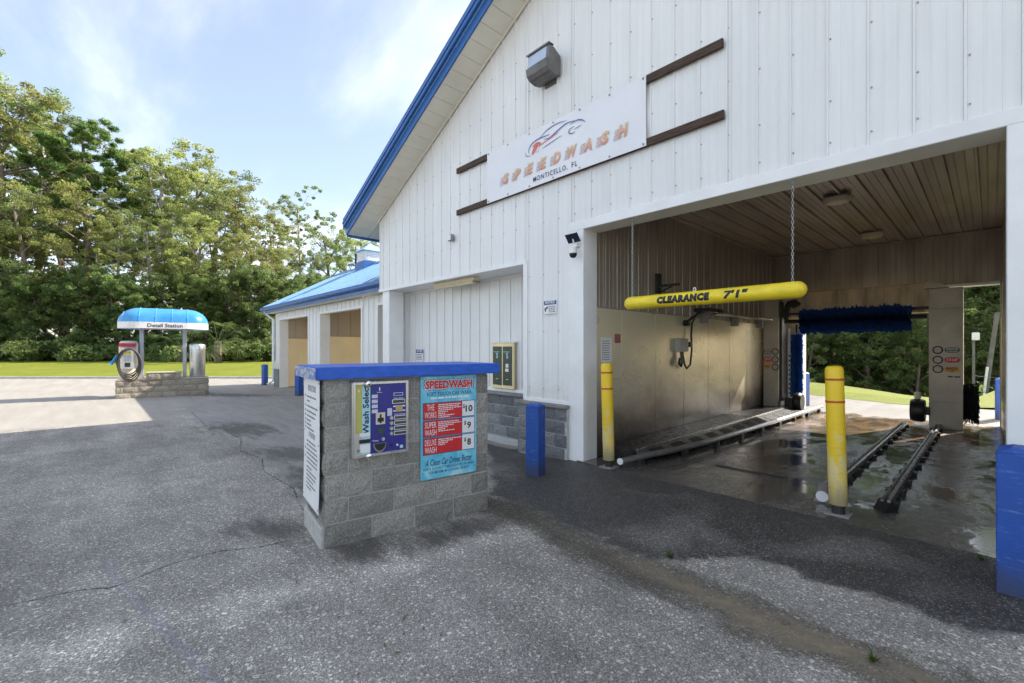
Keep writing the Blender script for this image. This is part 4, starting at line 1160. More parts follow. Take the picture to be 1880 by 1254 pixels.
def floor_rail(x, y0, y1, label, capend):
    t_ = thing('guide_rail', label, 'guide rail', (x, y0, 0))
    part('channel', MB().prism([(x - 0.055, 0.06), (x - 0.04, 0.10), (x - 0.015, 0.105), (x - 0.01, 0.075), (x + 0.01, 0.075), (x + 0.015, 0.105), (x + 0.04, 0.10), (x + 0.055, 0.06)], 'y', y0, y1), mat('worn_guide_steel', (0.20, 0.20, 0.20), 0.3, 0.7), t_, bevel=0.003)
    y = y0 + 0.12
    while y < y1:
        part('foot', bx(x - 0.085, x + 0.085, y, y + 0.10, 0.0045, 0.06), DARKMET, t_, bevel=0.006)
        y += 0.55
    if capend:
        part('flare', MB().tube([(x + 0.0, y0 + 0.02, 0.11), (x - 0.02, y0 - 0.18, 0.10), (x + 0.02, y0 - 0.42, 0.075)], [0.045, 0.055, 0.055], 12), GREYPL, t_, smooth=True)
        part('end_cap', MB().tube([(x + 0.02, y0 - 0.42, 0.075), (x + 0.022, y0 - 0.435, 0.074)], 0.057, 12), PAPER, t_)
        part('flare_foot', bx(x - 0.06, x + 0.08, y0 - 0.40, y0 - 0.22, 0.0045, 0.03), GREYPL, t_)
    else:
        part('ramp_end', MB().add([(x - 0.10, y0, 0.0045), (x + 0.10, y0, 0.0045), (x, y0 - 0.16, 0.0045), (x - 0.055, y0 + 0.02, 0.095), (x + 0.055, y0 + 0.02, 0.095)], [(0, 2, 1), (0, 3, 2), (1, 2, 4), (2, 3, 4), (0, 1, 4, 3)]), BLACK, t_)
    return t_
floor_rail(-1.24, 6.05, 12.4, 'grooved steel floor rail with white capped end behind the right yellow bollard', True)
floor_rail(-0.73, 5.85, 12.5, 'grooved steel floor rail leading to the right machine tower', False)

# gantry wash machine
gm = thing('wash_gantry', 'beige roll-over wash machine with two towers and blue brushes at the rear of the bay', 'wash machine', (-2.2, 12.9, 0))
TOWER = mat('beige_tower_sheet', (0.52, 0.46, 0.37), 0.42, 0.15, 0.25, 1.6, 0.08, 8)
STAINED = mat('stained_tan_sheet', (0.74, 0.55, 0.34), 0.45, 0.1, 0.5, 1.5, 0, 20, 0, 0.5, (3, 1, 0.6))
def tower(x0, x1, y0, y1, left):
    t_ = part('tower', bx(x0 + 0.01, x1 - 0.01, y0 + 0.012, y1, 0.0045, 2.86), TOWER, gm)
    for z0, z1 in ((0.03, 0.53), (0.54, 2.44), (2.45, 2.86)):
        sub('door_sheet', bx(x0, x1, y0 - 0.006, y0 + 0.01, z0, z1), TOWER, t_, bevel=0.004)
    for k, (s, m, zc) in enumerate((("DRIVE", DGREEN, 1.60), ("STOP", RED, 1.40), ("BACK", ORANGE, 1.21))):
        lx, rx_ = ((x0 + 0.10, x0 + 0.275) if left else (x1 - 0.155, x0 + 0.135))
        zc -= 0.05 if left else 0
        pw = 0.085 if left else 0.11
        pill = [(lx + pw * math.copysign(abs(math.cos(a)) ** 0.6, math.cos(a)), zc + 0.055 * math.copysign(abs(math.sin(a)) ** 0.7, math.sin(a))) for a in [2 * math.pi * i / 16 for i in range(16)]]
        pl = sub('signal_label', MB().prism(pill, 'y', y0 - 0.009, y0 - 0.0065), m, t_)
        if k < 2:
            text(t_, s, 0.055 if k else 0.035, PAPER, (lx, y0 - 0.0105, zc - 0.026 if k else zc + 0.004), width=pw * 1.5, bold=0.02)
        if k == 0: text(t_, "FORWARD", 0.03, PAPER, (lx, y0 - 0.0105, zc - 0.04), width=pw * 1.45, bold=0.01)
        if k == 2:
            text(t_, "BACK", 0.045, INK, (lx, y0 - 0.0105, zc - 0.005), width=pw * 1.5, bold=0.02); text(t_, "UP", 0.035, INK, (lx, y0 - 0.0105, zc - 0.046), width=0.06, bold=0.02)
        sub('signal_lamp', MB().lathe([(0.078, y0 - 0.018), (0.082, y0 - 0.0065)], (rx_, 0, zc), 20, 'y'), INK, t_)
        sub('signal_lens', MB().lathe([(0.058, y0 - 0.022), (0.060, y0 - 0.0182)], (rx_, 0, zc), 20, 'y'), TOWER, t_)
    return t_
tl = tower(-4.0, -3.655, 12.60, 13.20, True)
trr = tower(-0.88, -0.38, 12.62, 13.27, False)
print_lines(trr, [(-0.60, 1.05, 0.2)], INK, FRONT, (0, 12.612, 0), 0.025, True, 5)
part('top_beam', bx(-3.65, -0.885, 12.86, 13.2, 2.40, 3.02), STAINED, gm, bevel=0.01)
part('beam_rail', bx(-3.57, -0.885, 12.80, 12.855, 2.46, 2.52), DARKMET, gm)
part('hood', MB().prism([(-0.95, 2.87), (-0.95, 2.98), (-0.86, 3.02), (-0.72, 2.98), (-0.60, 2.90), (-0.58, 2.87)], 'y', 12.58, 13.0), TOWER, gm)
part('elbow_duct', MB().tube([(-3.50, 12.7, 2.3), (-3.50, 12.7, 2.62), (-3.44, 12.7, 2.74), (-3.34, 12.7, 2.76), (-3.28, 12.7, 2.68)], [0.05, 0.06, 0.08, 0.10, 0.10], 10), DARKMET, gm, smooth=True)
part('tower_frame', bx(-3.65, -3.61, 12.72, 13.15, 0.3, 2.8), DARKMET, gm)
part('toothed_rack', bx(-3.60, -3.55, 13.15, 13.17, 0.35, 2.15), WHITE_TRIM, gm)
for k in range(9):
    part('rack_tooth', bx(-3.575, -3.548, 13.14, 13.149, 0.45 + 0.12 * k, 0.50 + 0.12 * k), BLACK, gm)
part('lower_bracket', bx(-3.57, -3.30, 12.75, 12.95, 0.10, 0.40), DARKMET, gm, bevel=0.02)
part('side_wheel', MB().lathe([(0.05, -3.36), (0.2, -3.36), (0.23, -3.30), (0.23, -3.24), (0.2, -3.18), (0.05, -3.18)], (0, 12.8, 0.30), 20, 'x'), BLACK, gm)
# brushes made of many drooping strips
def brush(axis_pts, rad, n, seed, droop, m, w=0.03):
    r = np.random.default_rng(seed)
    A, B_ = np.array(axis_pts[0]), np.array(axis_pts[1])
    t_ = r.random(n); ang = r.random(n) * 2 * np.pi
    d = (B_ - A) / np.linalg.norm(B_ - A)
    u = np.cross(d, [0.3, 0.2, 1.0]); u /= np.linalg.norm(u); v = np.cross(d, u)
    rad_ = rad * (0.80 + 0.20 * r.random(n) + 0.14 * (r.random(n) > 0.93) + 0.08 * np.sin(t_ * 41.0) * np.sin(t_ * 17.0 + 1))
    e = (np.cos(ang)[:, None] * u + np.sin(ang)[:, None] * v)
    base = A + t_[:, None] * (B_ - A)
    tip = base + e * rad_[:, None] + d * (r.random(n)[:, None] - 0.5) * 0.10
    tip[:, 2] -= droop * r.random(n)
    mid = (base + tip) / 2 + e * rad * 0.06
    side = np.cross(e, d); side = d * 0.8 + side * (r.random(n)[:, None] - 0.5)
    side /= np.linalg.norm(side, axis=1)[:, None]
    V = np.concatenate([base - side * w / 2, base + side * w / 2, mid + side * w / 2, mid - side * w / 2, tip + side * w * 0.45, tip - side * w * 0.45])
    i = np.arange(n)
    Q = np.concatenate([np.stack([i, i + n, i + 2 * n, i + 3 * n], 1), np.stack([i + 3 * n, i + 2 * n, i + 4 * n, i + 5 * n], 1)])
    return npmesh('brush', V, Q, m)
o = link('top_brush', brush(((-3.14, 12.55, 2.29), (-1.18, 12.55, 2.29)), 0.285, 7000, 3, 0.03, BLUEBRUSH), gm, False); o['kind'] = 'stuff'
part('brush_shaft', MB().tube([(-3.5, 12.55, 2.29), (-0.9, 12.55, 2.29)], 0.05, 10), DARKMET, gm)
BB2 = mat('side_brush_blue', (0.02, 0.14, 0.50), 0.7, 0, 0.5, 30)
o = link('side_brush', brush(((-3.45, 13.36, 0.55), (-3.45, 13.36, 2.0)), 0.135, 3500, 4, 0.16, BB2), gm, False); o['kind'] = 'stuff'
part('brush_shaft', MB().tube([(-3.45, 13.36, 0.3), (-3.45, 13.36, 2.25)], 0.03, 8), DARKMET, gm)
o = link('side_brush', brush(((-0.29, 13.05, 0.25), (-0.29, 13.05, 0.9)), 0.13, 1500, 5, 0.2, mat('dirty_brush', (0.02, 0.025, 0.035), 0.8, 0, 0.4)), gm, False); o['kind'] = 'stuff'
part('wheel_brush', MB().lathe([(0.05, -1.16), (0.22, -1.16), (0.24, -1.10), (0.24, -0.98), (0.22, -0.93), (0.05, -0.93)], (0, 12.6, 0.34), 20, 'x'), BLACK, gm, smooth=True)
part('wheel_brush_arm', bx(-0.94, -0.86, 12.55, 12.68, 0.26, 0.42), DARKMET, gm)
part('beacon', MB().lathe([(0.05, 0.58), (0.055, 0.62), (0.055, 0.70), (0.04, 0.72)], (-1.05, 12.6, 0), 12), mat('pale_beacon', (0.75, 0.75, 0.62), 0.3), gm)
# things on the left wall
ctl = thing('control_box', 'grey control box with looping cable on the left bay wall', 'control box', (-3.97, 8.1, 1.55))
part('box', bx(-4.036, -3.94, 7.93, 8.30, 1.57, 1.82), mat('pale_grey_enclosure', (0.42, 0.42, 0.40), 0.5), ctl, bevel=0.012)
part('socket', bx(-4.036, -3.92, 8.33, 8.42, 1.66, 1.76), DARKMET, ctl, bevel=0.01)
part('cable', MB().tube([(-3.97, 8.05, 1.57), (-3.95, 8.06, 1.38), (-3.95, 8.02, 1.30), (-3.96, 7.95, 1.35), (-3.96, 7.98, 1.45)], 0.022, 6), BLACK, ctl, smooth=True)
part('cable', MB().tube([(-3.97, 8.10, 1.57), (-3.95, 8.16, 1.32), (-3.94, 8.22, 1.25), (-3.94, 8.36, 1.32), (-3.95, 8.45, 1.6), (-3.97, 8.47, 1.9), (-3.97, 8.50, 2.12), (-3.93, 8.62, 2.30), (-3.86, 8.9, 2.42)], 0.018, 6), BLACK, ctl, smooth=True)
hs = thing('hose_boom', 'metal shelf arm with folded hose boom high on the left bay wall', 'bracket', (-3.95, 10.3, 2.25))
part('boom', MB().tube([(-3.99, 8.33, 2.14), (-3.93, 8.75, 2.33), (-3.80, 9.0, 2.42)], 0.028, 8), DARKMET, hs)
part('boom_pivot', MB().tube([(-4.03, 8.30, 2.12), (-3.93, 8.30, 2.12)], 0.06, 10), BLACK, hs)
part('beam', bx(-4.036, -3.78, 8.75, 9.5, 2.36, 2.43), BLACK, hs)
part('shelf', bx(-3.99, -3.74, 9.4, 12.45, 2.33, 2.36), STEEL, hs)
for y in (9.0, 10.6, 12.2):
    part('strut', bx(-4.036, -3.90, y, y + 0.09, 2.14, 2.33), GREYPL, hs)
wb = thing('wall_bracket', 'small dark steel bracket on the brown upper left wall', 'bracket', (-4.0, 7.4, 2.7))
part('plate', bx(-4.03, -3.99, 7.22, 7.36, 2.60, 2.95), DARKMET, wb)
part('arm', bx(-3.99, -3.62, 7.24, 7.30, 2.70, 2.745), DARKMET, wb)
part('brace', MB().tube([(-3.99, 7.27, 2.60), (-3.75, 7.27, 2.70)], 0.018, 6), DARKMET, wb)
pn = thing('posted_sheet', 'white printed sheet taped to the left wall just inside the bay', 'notice', (-4.02, 5.85, 1.4))
part('paper', bx(-4.037, -4.034, 5.62, 5.90, 1.42, 1.80), PAPER, pn)
print_lines(pn, [(5.64, 1.74 - 0.035 * i, 0.2) for i in range(9)], GREYINK, RIGHTF, (-4.0325, 0, 0), 0.012, False, 3)
fg = single('small_flag', bx(-4.036, -4.0325, 5.98, 6.14, 1.72, 1.86), mat('faded_red_print', (0.42, 0.14, 0.13), 0.6, 0, 0.5, 25), 'small faded red flag sticker on the left bay wall', 'flag')
hk = single('wall_hook', MB().tube([(-4.03, 5.62, 0.42), (-3.95, 5.62, 0.36), (-3.93, 5.66, 0.28)], 0.010, 6), DARKMET, 'thin dark metal hook low on the left bay wall', 'hook')
def ceil_light(x, y, label):
    c_ = thing('ceiling_light', label, 'light', (x, y, CZ - 0.1), group=None)
    part('base', bx(x - 0.17, x + 0.17, y - 0.13, y + 0.13, CZ - 0.05, CZ - 0.022), GREYPL, c_, bevel=0.01)
    ring = [(0.20, CZ - 0.05), (0.20, CZ - 0.09), (0.17, CZ - 0.13), (0.09, CZ - 0.15)]
    part('lens', MB(Matrix.Translation((x, y, 0)) @ Matrix.Diagonal((1, 0.72, 1, 1))).lathe(ring, (0, 0, 0), 16), DIFFUSER, c_, smooth=True)
ceil_light(-1.69, 8.74, 'brown oval ceiling light nearer the bay entrance')
ceil_light(-1.72, 12.0, 'pale oval ceiling light towards the rear of the bay')

# ------------------------------------------------------------------ bollards
def yellow_bollard(x, y, h, lean, label):
    b_ = thing('yellow_bollard', label, 'bollard', (x, y, 0), 0, 'yellow bollards at the bay entrance')
    b_.rotation_euler = (0, lean, 0)
    r = 0.078
    part('sleeve', MB().lathe([(r, 0.10), (r * 1.01, 0.5), (r, h - 0.05), (r * 0.93, h - 0.015), (r * 0.7, h), (0.01, h + 0.004)], (0, 0, 0), 24), SCUFFYEL, b_, True, smooth=True)
    for z in (h - 0.14, h - 0.36):
        part('red_band', MB().lathe([(r + 0.002, z), (r + 0.0035, z + 0.004), (r + 0.0035, z + 0.018), (r + 0.002, z + 0.022)], (0, 0, 0), 24), mat('faded_red_tape', (0.50, 0.09, 0.02), 0.5), b_, True)
    part('steel_core', MB().lathe([(r * 0.72, -0.02), (r * 0.72, 0.11)], (0, 0, 0), 16), DARKMET, b_, True)
    part('foot_plate', bx(-0.10, 0.10, -0.10, 0.10, -0.004, 0.012), GREYPL, b_, True, bevel=0.003)
yellow_bollard(-3.60, 5.20, 1.43, -0.03, 'scuffed yellow bollard with red bands beside the left jamb of the bay')
yellow_bollard(-1.03, 5.38, 1.46, -0.025, 'bright yellow bollard with red bands right of centre in the bay entrance')
def blue_bollard(x, y, w, h, rz, label, z=0):
    b_ = thing('blue_bollard', label, 'bollard', (x, y, z), rz, 'square blue bollards around the buildings')
    a = w / 2
    part('post', bx(-a, a, -a, a, -0.15, h - 0.03), BLUE_BOLLARD, b_, True, bevel=0.006)
    part('cap', MB().add([(-a, -a, h - 0.03), (a, -a, h - 0.03), (a, a, h - 0.03), (-a, a, h - 0.03), (-a * .55, -a * .55, h), (a * .55, -a * .55, h), (a * .55, a * .55, h), (-a * .55, a * .55, h)],
                          [(0, 3, 2, 1), (4, 5, 6, 7), (0, 1, 5, 4), (1, 2, 6, 5), (2, 3, 7, 6), (3, 0, 4, 7)]), BLUE_BOLLARD, b_, True)
blue_bollard(-4.06, 4.22, 0.19, 0.92, R(14), 'square blue bollard in front of the block pier beside the bay')
blue_bollard(0.19, 4.60, 0.32, 0.97, R(-3), 'wide blue bollard at the right edge of the bay entrance')
blue_bollard(-21.9, 5.55, 0.19, 0.92, R(20), 'farthest blue bollard, at the left corner of the low bay building')
blue_bollard(-16.3, 5.2, 0.20, 0.92, R(20), 'blue bollard between low building bays, half hidden behind the kiosk cap')
blue_bollard(-3.62, 14.75, 0.19, 0.95, R(-10), 'pale lit blue bollard outside the rear of the bay, at the left')
blue_bollard(0.16, 15.2, 0.19, 0.95, R(5), 'blue bollard outside the rear of the bay, at the right edge')

# ------------------------------------------------------------------ payment kiosk
KA = math.atan2(1.57, 0.21)
KO = (-3.70, 1.37, 0)
W, D_ = 1.58, 0.66
kk = thing('block_kiosk', 'grey concrete block kiosk with thick bright blue cap', 'kiosk', KO, KA)
core = part('mortar_core', bx(0.012, W - 0.012, 0.012, D_ - 0.012, -0.1, 1.385), MORTAR, kk, True)
block_wall(core, 0, W, (0, 0, 0), (1, 0, 0), -0.006, 7, depth=0.05, m=BLOCK, seed=11)
block_wall(core, 0.012, D_, (0, D_, 0), (0, -1, 0), -0.006, 7, depth=0.05, m=BLOCK, seed=12)
block_wall(core, 0.012, D_, (W, 0, 0), (0, 1, 0), -0.006, 7, depth=0.05, m=BLOCK, seed=13)
block_wall(core, 0, W, (W, D_, 0), (-1, 0, 0), -0.006, 7, depth=0.05, m=BLOCK, seed=14)
part('footing', bx(-0.022, W * 0.2, 0.03, D_ + 0.02, -0.1, 0.17), MORTAR, kk, True, bevel=0.012)
part('cap', bx(-0.07, W + 0.09, -0.075, D_ + 0.08, 1.386, 1.485), BLUECAP, kk, True, bevel=0.008, seg=2)
part('cap_end_board', bx(-0.085, -0.071, -0.06, D_ + 0.075, 1.384, 1.478), PEEL, kk, True, bevel=0.003)

# pay station machine
ps = thing('pay_station', 'stainless pay station with violet faceplate and buttons on the kiosk', 'pay machine', KO, KA)
x0, x1, z0, z1 = 0.205, 0.69, 0.725, 1.358
part('housing', bx(x0, x1, -0.075, 0.0, z0, z1), STEEL, ps, True, bevel=0.01)
part('door_rim', MB().box(x0 + 0.004, x0 + 0.022, -0.092, -0.0755, z0 + 0.004, z1 - 0.004).box(x1 - 0.026, x1 - 0.004, -0.092, -0.0755, z0 + 0.004, z1 - 0.004).box(x0 + 0.0225, x1 - 0.0265, -0.092, -0.0755, z1 - 0.022, z1 - 0.004).box(x0 + 0.0225, x1 - 0.0265, -0.092, -0.0755, z0 + 0.004, z0 + 0.022), STEEL, ps, True)
fz = -0.0785
part('lime_strip', bx(x0 + 0.024, x0 + 0.078, fz, -0.0752, z0 + 0.20, z1 - 0.024), LIME, ps, True)
part('grey_strip', bx(x0 + 0.024, x0 + 0.078, fz, -0.0752, z0 + 0.024, z0 + 0.198), STEEL, ps, True)
part('cyan_strip', bx(x0 + 0.08, x0 + 0.148, fz, -0.0752, z0 + 0.024, z1 - 0.024), CYAN2, ps, True)
fp = part('faceplate', bx(x0 + 0.15, x1 - 0.028, fz - 0.001, -0.0752, z0 + 0.024, z1 - 0.024), BLUEPANEL, ps, True)
text(ps, "Wash Select", 0.052, INKB, (x0 + 0.136, fz - 0.0012, z0 + 0.40), rot=R(90), width=0.42, bold=0.03)
fy_ = fz - 0.0025
def plate(xa, xb, za, zb, m, name='plate', d=0.002):
    return sub(name, bx(xa, xb, fy_ - d, fy_ + 0.0012, za, zb), m, fp)
def display(xc, zc, w, h):
    plate(xc - w / 2 - 0.005, xc + w / 2 + 0.005, zc - h / 2 - 0.005, zc + h / 2 + 0.005, PAPER, 'display_frame')
    plate(xc - w / 2, xc + w / 2, zc - h / 2, zc + h / 2, OLIVE, 'display', 0.0035)
display(0.60, 1.175, 0.105, 0.026)
for k in range(4):
    display(0.615, 1.035 - 0.045 * k, 0.10, 0.024)
    sub('button', MB().lathe([(0.0155, -0.090), (0.018, fz)], (0.535, 0, 1.035 - 0.045 * k), 14, 'y'), STEEL, fp)
plate(0.555, 0.64, 1.225, 1.251, PAPER, 'display_frame'); plate(0.559, 0.636, 1.229, 1.247, BLUEPANEL, 'display', 0.0035)
text(fp, "Instructions", 0.014, PAPER, (0.60, fy_, 1.197), width=0.085, bold=0.01)
text(fp, "Wash Selection", 0.012, PAPER, (0.61, fy_, 1.058), width=0.10, bold=0.01)
text(fp, "Change", 0.016, PAPER, (0.395, fy_, 0.845), width=0.055, bold=0.01)
plate(0.575, 0.635, 1.085, 1.135, mat('tan_sticker', (0.52, 0.40, 0.14), 0.5, 0, 0.3, 40), 'sticker')
for z in (1.128, 1.088): plate(0.552, 0.660, z, z + 0.010, PAPER, 'sticker', 0.001)
plate(0.500, 0.540, 1.055, 1.12, mat('pale_sticker', (0.62, 0.62, 0.74), 0.5, 0, 0.2, 60), 'sticker')
for k in range(4): plate(0.365, 0.415, 1.215 - 0.042 * k, 1.245 - 0.042 * k, mat('pale_sticker', (0.62, 0.62, 0.74), 0.5), 'sticker')
plate(0.398, 0.478, 0.99, 1.09, mat('bill_plate', (0.66, 0.60, 0.48), 0.4, 0.2), 'bill_acceptor', 0.006)
plate(0.412, 0.466, 1.012, 1.045, BLACK, 'bill_slot', 0.008)
plate(0.430, 0.446, 1.0, 1.075, BLACK, 'bill_guide', 0.009)
plate(0.41, 0.47, 0.905, 0.965, mat('dark_teal_plate', (0.03, 0.06, 0.08), 0.35), 'card_reader', 0.004)
sub('button', MB().lathe([(0.014, -0.090), (0.017, fz)], (0.462, 0, 0.862), 14, 'y'), STEEL, fp)
tray = [(0.375 + 0.055 + 0.055 * math.cos(a), 0.83 + 0.075 * min(0, math.sin(a))) for a in [math.pi + math.pi * i / 10 for i in range(11)]]
sub('coin_tray', MB().prism(tray, 'y', fz - 0.018, fz - 0.0012), GREYPL, fp)
sub('coin_tray_mouth', MB().prism([(p[0] * 0.86 + 0.43 * 0.14, (p[1] - 0.826) * 0.8 + 0.826) for p in tray], 'y', fz - 0.0215, fz - 0.0182), BLACK, fp)
sub('key_lock', MB().lathe([(0.012, -0.088), (0.014, fz)], (0.535, 0, 0.80), 12, 'y'), INK, fp)
sub('key_lock', MB().lathe([(0.008, -0.086), (0.010, fz)], (0.588, 0, 0.796), 12, 'y'), PAPER, fp)
plate(0.612, 0.640, 0.765, 0.79, CYAN2, 'sticker')
sub('token_slot', bx(0.428, 0.436, fy_ - 0.002, fy_ + 0.001, 1.275, 1.305), PAPER, fp)
text(fp, "Insert", 0.010, PAPER, (0.432, fy_, 1.258), width=0.045, bold=0.01)
part('card_label', bx(x0 + 0.06, x0 + 0.146, fz - 0.002, fz - 0.0002, z0 + 0.175, z0 + 0.205), PAPER, ps, True)
part('card_slot', bx(x0 + 0.055, x0 + 0.146, -0.084, fz - 0.0002, z0 + 0.118, z0 + 0.150), BLACK, ps, True)
part('ticket_label', bx(x0 + 0.062, x0 + 0.146, fz - 0.002, fz - 0.0002, z0 + 0.04, z0 + 0.108), PAPER, ps, True)
for (xk, zk) in ((x0 + 0.12, z1 - 0.018), (x0 + 0.125, z0 + 0.01)):
    lk = part('lock', MB().lathe([(0.012, -0.135), (0.026, -0.130), (0.028, -0.112), (0.020, -0.105), (0.020, -0.0925)], (xk, 0, zk), 16, 'y'), mat('chrome', (0.8, 0.78, 0.75), 0.12, 1.0, 0.05), ps, True, smooth=True)
    sub('keyhole', MB().lathe([(0.008, -0.1385), (0.008, -0.1352)], (xk, 0, zk), 10, 'y'), INK, lk)
part('screw', MB().lathe([(0.012, -0.086), (0.014, fz)], (x0 + 0.05, 0, z1 - 0.075), 10, 'y'), BRASS, ps, True)
part('screw', MB().lathe([(0.012, -0.086), (0.014, fz)], (x0 + 0.05, 0, z0 + 0.06), 10, 'y'), GREYPL, ps, True)

# price sign
pr_ = thing('price_sign', 'light blue price sign with three red price rows on the kiosk', 'sign', KO, KA)
sx0, sx1, sz0, sz1 = 0.835, 1.428, 0.42, 1.375
def m_signcyan():
    t = NT('cyan_sheet_print')
    n = t.noise(t.mapping(t.objc(), (1, 1, 1), (0, 0.5, 0)), 5, 4, 0.5, 1.5)
    t.set(Base_Color=t.ramp(n, [(0.40, (0.10, 0.48, 0.66)), (0.62, (0.22, 0.62, 0.78)), (0.72, (0.40, 0.74, 0.85))]), Roughness=0.35)
    return t.m
part('sheet', bx(sx0, sx1, -0.016, -0.012, sz0, sz1), m_signcyan(), pr_, True)
sy = -0.0172
scx = (sx0 + sx1) / 2
DKB = mat('deep_blue_print', (0.02, 0.05, 0.16), 0.5)
text(pr_, "SPEEDWASH", 0.106, DKB, (scx, sy, sz1 - 0.132), width=0.535, bold=0.10)
text(pr_, "SPEEDWASH", 0.094, PAPER, (scx, sy - 0.0006, sz1 - 0.126), width=0.52, bold=0.075)
text(pr_, "SPEEDWASH", 0.080, RED, (scx, sy - 0.0012, sz1 - 0.119), width=0.505, bold=0.045)
text(pr_, "SOFT TOUCH CAR WASH", 0.036, DKB, (scx, sy, sz1 - 0.183), width=0.47, bold=0.012)
print_lines(pr_, [(sx0 + 0.10, sz1 - 0.212, 0.40)], PAPER, FRONT, (0, sy, 0), 0.016, True, 2)
NAVY = mat('row_border_navy', (0.03, 0.06, 0.2), 0.5)
rowsd = [("THE", "WORKS", "$", "10", 8), ("SUPER", "WASH", "$", "9", 6), ("DELUXE", "WASH", "$", "8", 4)]
for k, (a, b, c, d, nl) in enumerate(rowsd):
    zt = 1.124 - 0.163 * k; zb = zt - 0.146
    part('row_border', bx(sx0 + 0.022, sx1 - 0.018, sy + 0.0002, sy + 0.0011, zb - 0.006, zt + 0.006), NAVY, pr_, True)
    part('red_field', bx(sx0 + 0.028, sx0 + 0.430, sy - 0.0006, sy + 0.0001, zb, zt), RED, pr_, True)
    part('price_field', bx(sx0 + 0.434, sx1 - 0.024, sy - 0.0006, sy + 0.0001, zb, zt), PAPER, pr_, True)
    text(pr_, a, 0.056, PAPER, (sx0 + 0.10, sy - 0.0012, zt - 0.066), width=0.115 if k else 0.075, bold=0.0)
    text(pr_, b, 0.056, PAPER, (sx0 + 0.10, sy - 0.0012, zb + 0.010), width=0.118, bold=0.0)
    text(pr_, c, 0.045, INK, (sx0 + 0.452 if k == 0 else sx0 + 0.465, sy - 0.0012, zt - 0.075), width=0.024, bold=0.02)
    text(pr_, d, 0.066, INK, (sx0 + 0.510, sy - 0.0012, zt - 0.108), width=0.080 if k == 0 else 0.044, bold=0.03)
    print_lines(pr_, [(sx0 + 0.178, zt - 0.022 - i * 0.0168, (0.24, 0.22, 0.245, 0.16, 0.10, 0.07, 0.17, 0.12)[(i + k) % 8]) for i in range(nl)], PAPER, FRONT, (0, sy - 0.0012, 0), 0.0085, True, 20 + k)
text(pr_, "A Clean Car Drives Better", 0.062, DKB, (scx, sy, sz0 + 0.120), width=0.50, bold=0.012, shear=0.3)
text(pr_, "DRIVE SLOWLY THROUGH DRYER AREA", 0.025, DKB, (scx, sy, sz0 + 0.083), width=0.54, bold=0.004)
text(pr_, "FOR MAXIMUM CLEANERS BENEFIT", 0.025, DKB, (scx, sy, sz0 + 0.046), width=0.43, bold=0.004)
for (xa, za) in ((sx0 + 0.02, sz0 + 0.06), (sx1 - 0.02, sz0 + 0.06), (sx0 + 0.02, sz1 - 0.02), (sx1 - 0.02, sz1 - 0.02)):
    part('screw', MB().lathe([(0.007, -0.021), (0.009, -0.0165)], (xa, 0, za), 8, 'y'), GREYPL, pr_, True)
# instruction board on the kiosk's narrow side, bowed away at the foot
ib = thing('instruction_board', 'tall white instruction board on the narrow side of the kiosk', 'sign', KO, KA)
def bow(z):
    return -0.030 - 0.030 * max(0, (0.75 - z)) ** 1.5
vs = []; NZ = 14; ia, ibb = 0.012, 0.628
for j in range(NZ + 1):
    z = 0.285 + (1.372 - 0.285) * j / NZ
    for y in (ia, (ia + ibb) / 2, ibb):
        vs.append((bow(z), y, z))
k = len(vs); vs += [(v[0] + 0.003, v[1], v[2]) for v in vs]
fs = []
for j in range(NZ):
    for i in range(2):
        a = j * 3 + i
        fs.append((a, a + 3, a + 4, a + 1)); fs.append((k + a, k + a + 1, k + a + 4, k + a + 3))
part('sheet', MB().add(vs, fs), PAPER, ib, True, smooth=True)
def ibtext(me_fn):
    me = me_fn
    for v in me.vertices:
        v.co.x = bow(v.co.z) - 0.0012
    return me
for s, h_, z_, w_ in (("INSTRUCTIONS", 0.055, 1.262, 0.30), ("ATTENTION!", 0.048, 0.86, 0.25)):
    me = textmesh(s, h_, GREYINK, width=w_, bold=0.004)
    me.transform(Matrix.Translation((0, 0.30, z_)) @ LEFTF); ibtext(me); link('lettering', me, ib, True)
rows = []
for z_, L in ((1.205, 0.36), (1.165, 0.12), (1.12, 0.42), (1.075, 0.36), (1.035, 0.33), (0.995, 0.16), (0.96, 0.18), (0.925, 0.28),
              (0.81, 0.34), (0.775, 0.38), (0.735, 0.40), (0.70, 0.42), (0.66, 0.40), (0.625, 0.40), (0.58, 0.20), (0.545, 0.38), (0.51, 0.36), (0.475, 0.28), (0.44, 0.36), (0.405, 0.20)):
    rows.append((-0.50, z_, L))
o = print_lines(ib, rows, GREYINK, LEFTF, (0, 0, 0), 0.014, True, 6)
for v in o.data.vertices: v.co.x = bow(v.co.z) - 0.0012
rows = [(-0.57, z_, 0.035) for z_ in (1.205, 1.12, 1.075, 1.035, 0.995, 0.96, 0.925, 0.735, 0.66)]
o = print_lines(ib, rows, GREYINK, LEFTF, (0, 0, 0), 0.020, True, 16)
for v in o.data.vertices: v.co.x = bow(v.co.z) - 0.0012
for (y, z) in ((0.03, 1.35), (0.61, 1.35), (0.03, 0.32), (0.61, 0.32), (0.05, 0.84), (0.60, 0.90)):
    part('screw', MB().lathe([(0.006, bow(z) - 0.004), (0.008, bow(z) - 0.0005)], (0, y, z), 8, 'x'), GREYPL, ib, True)

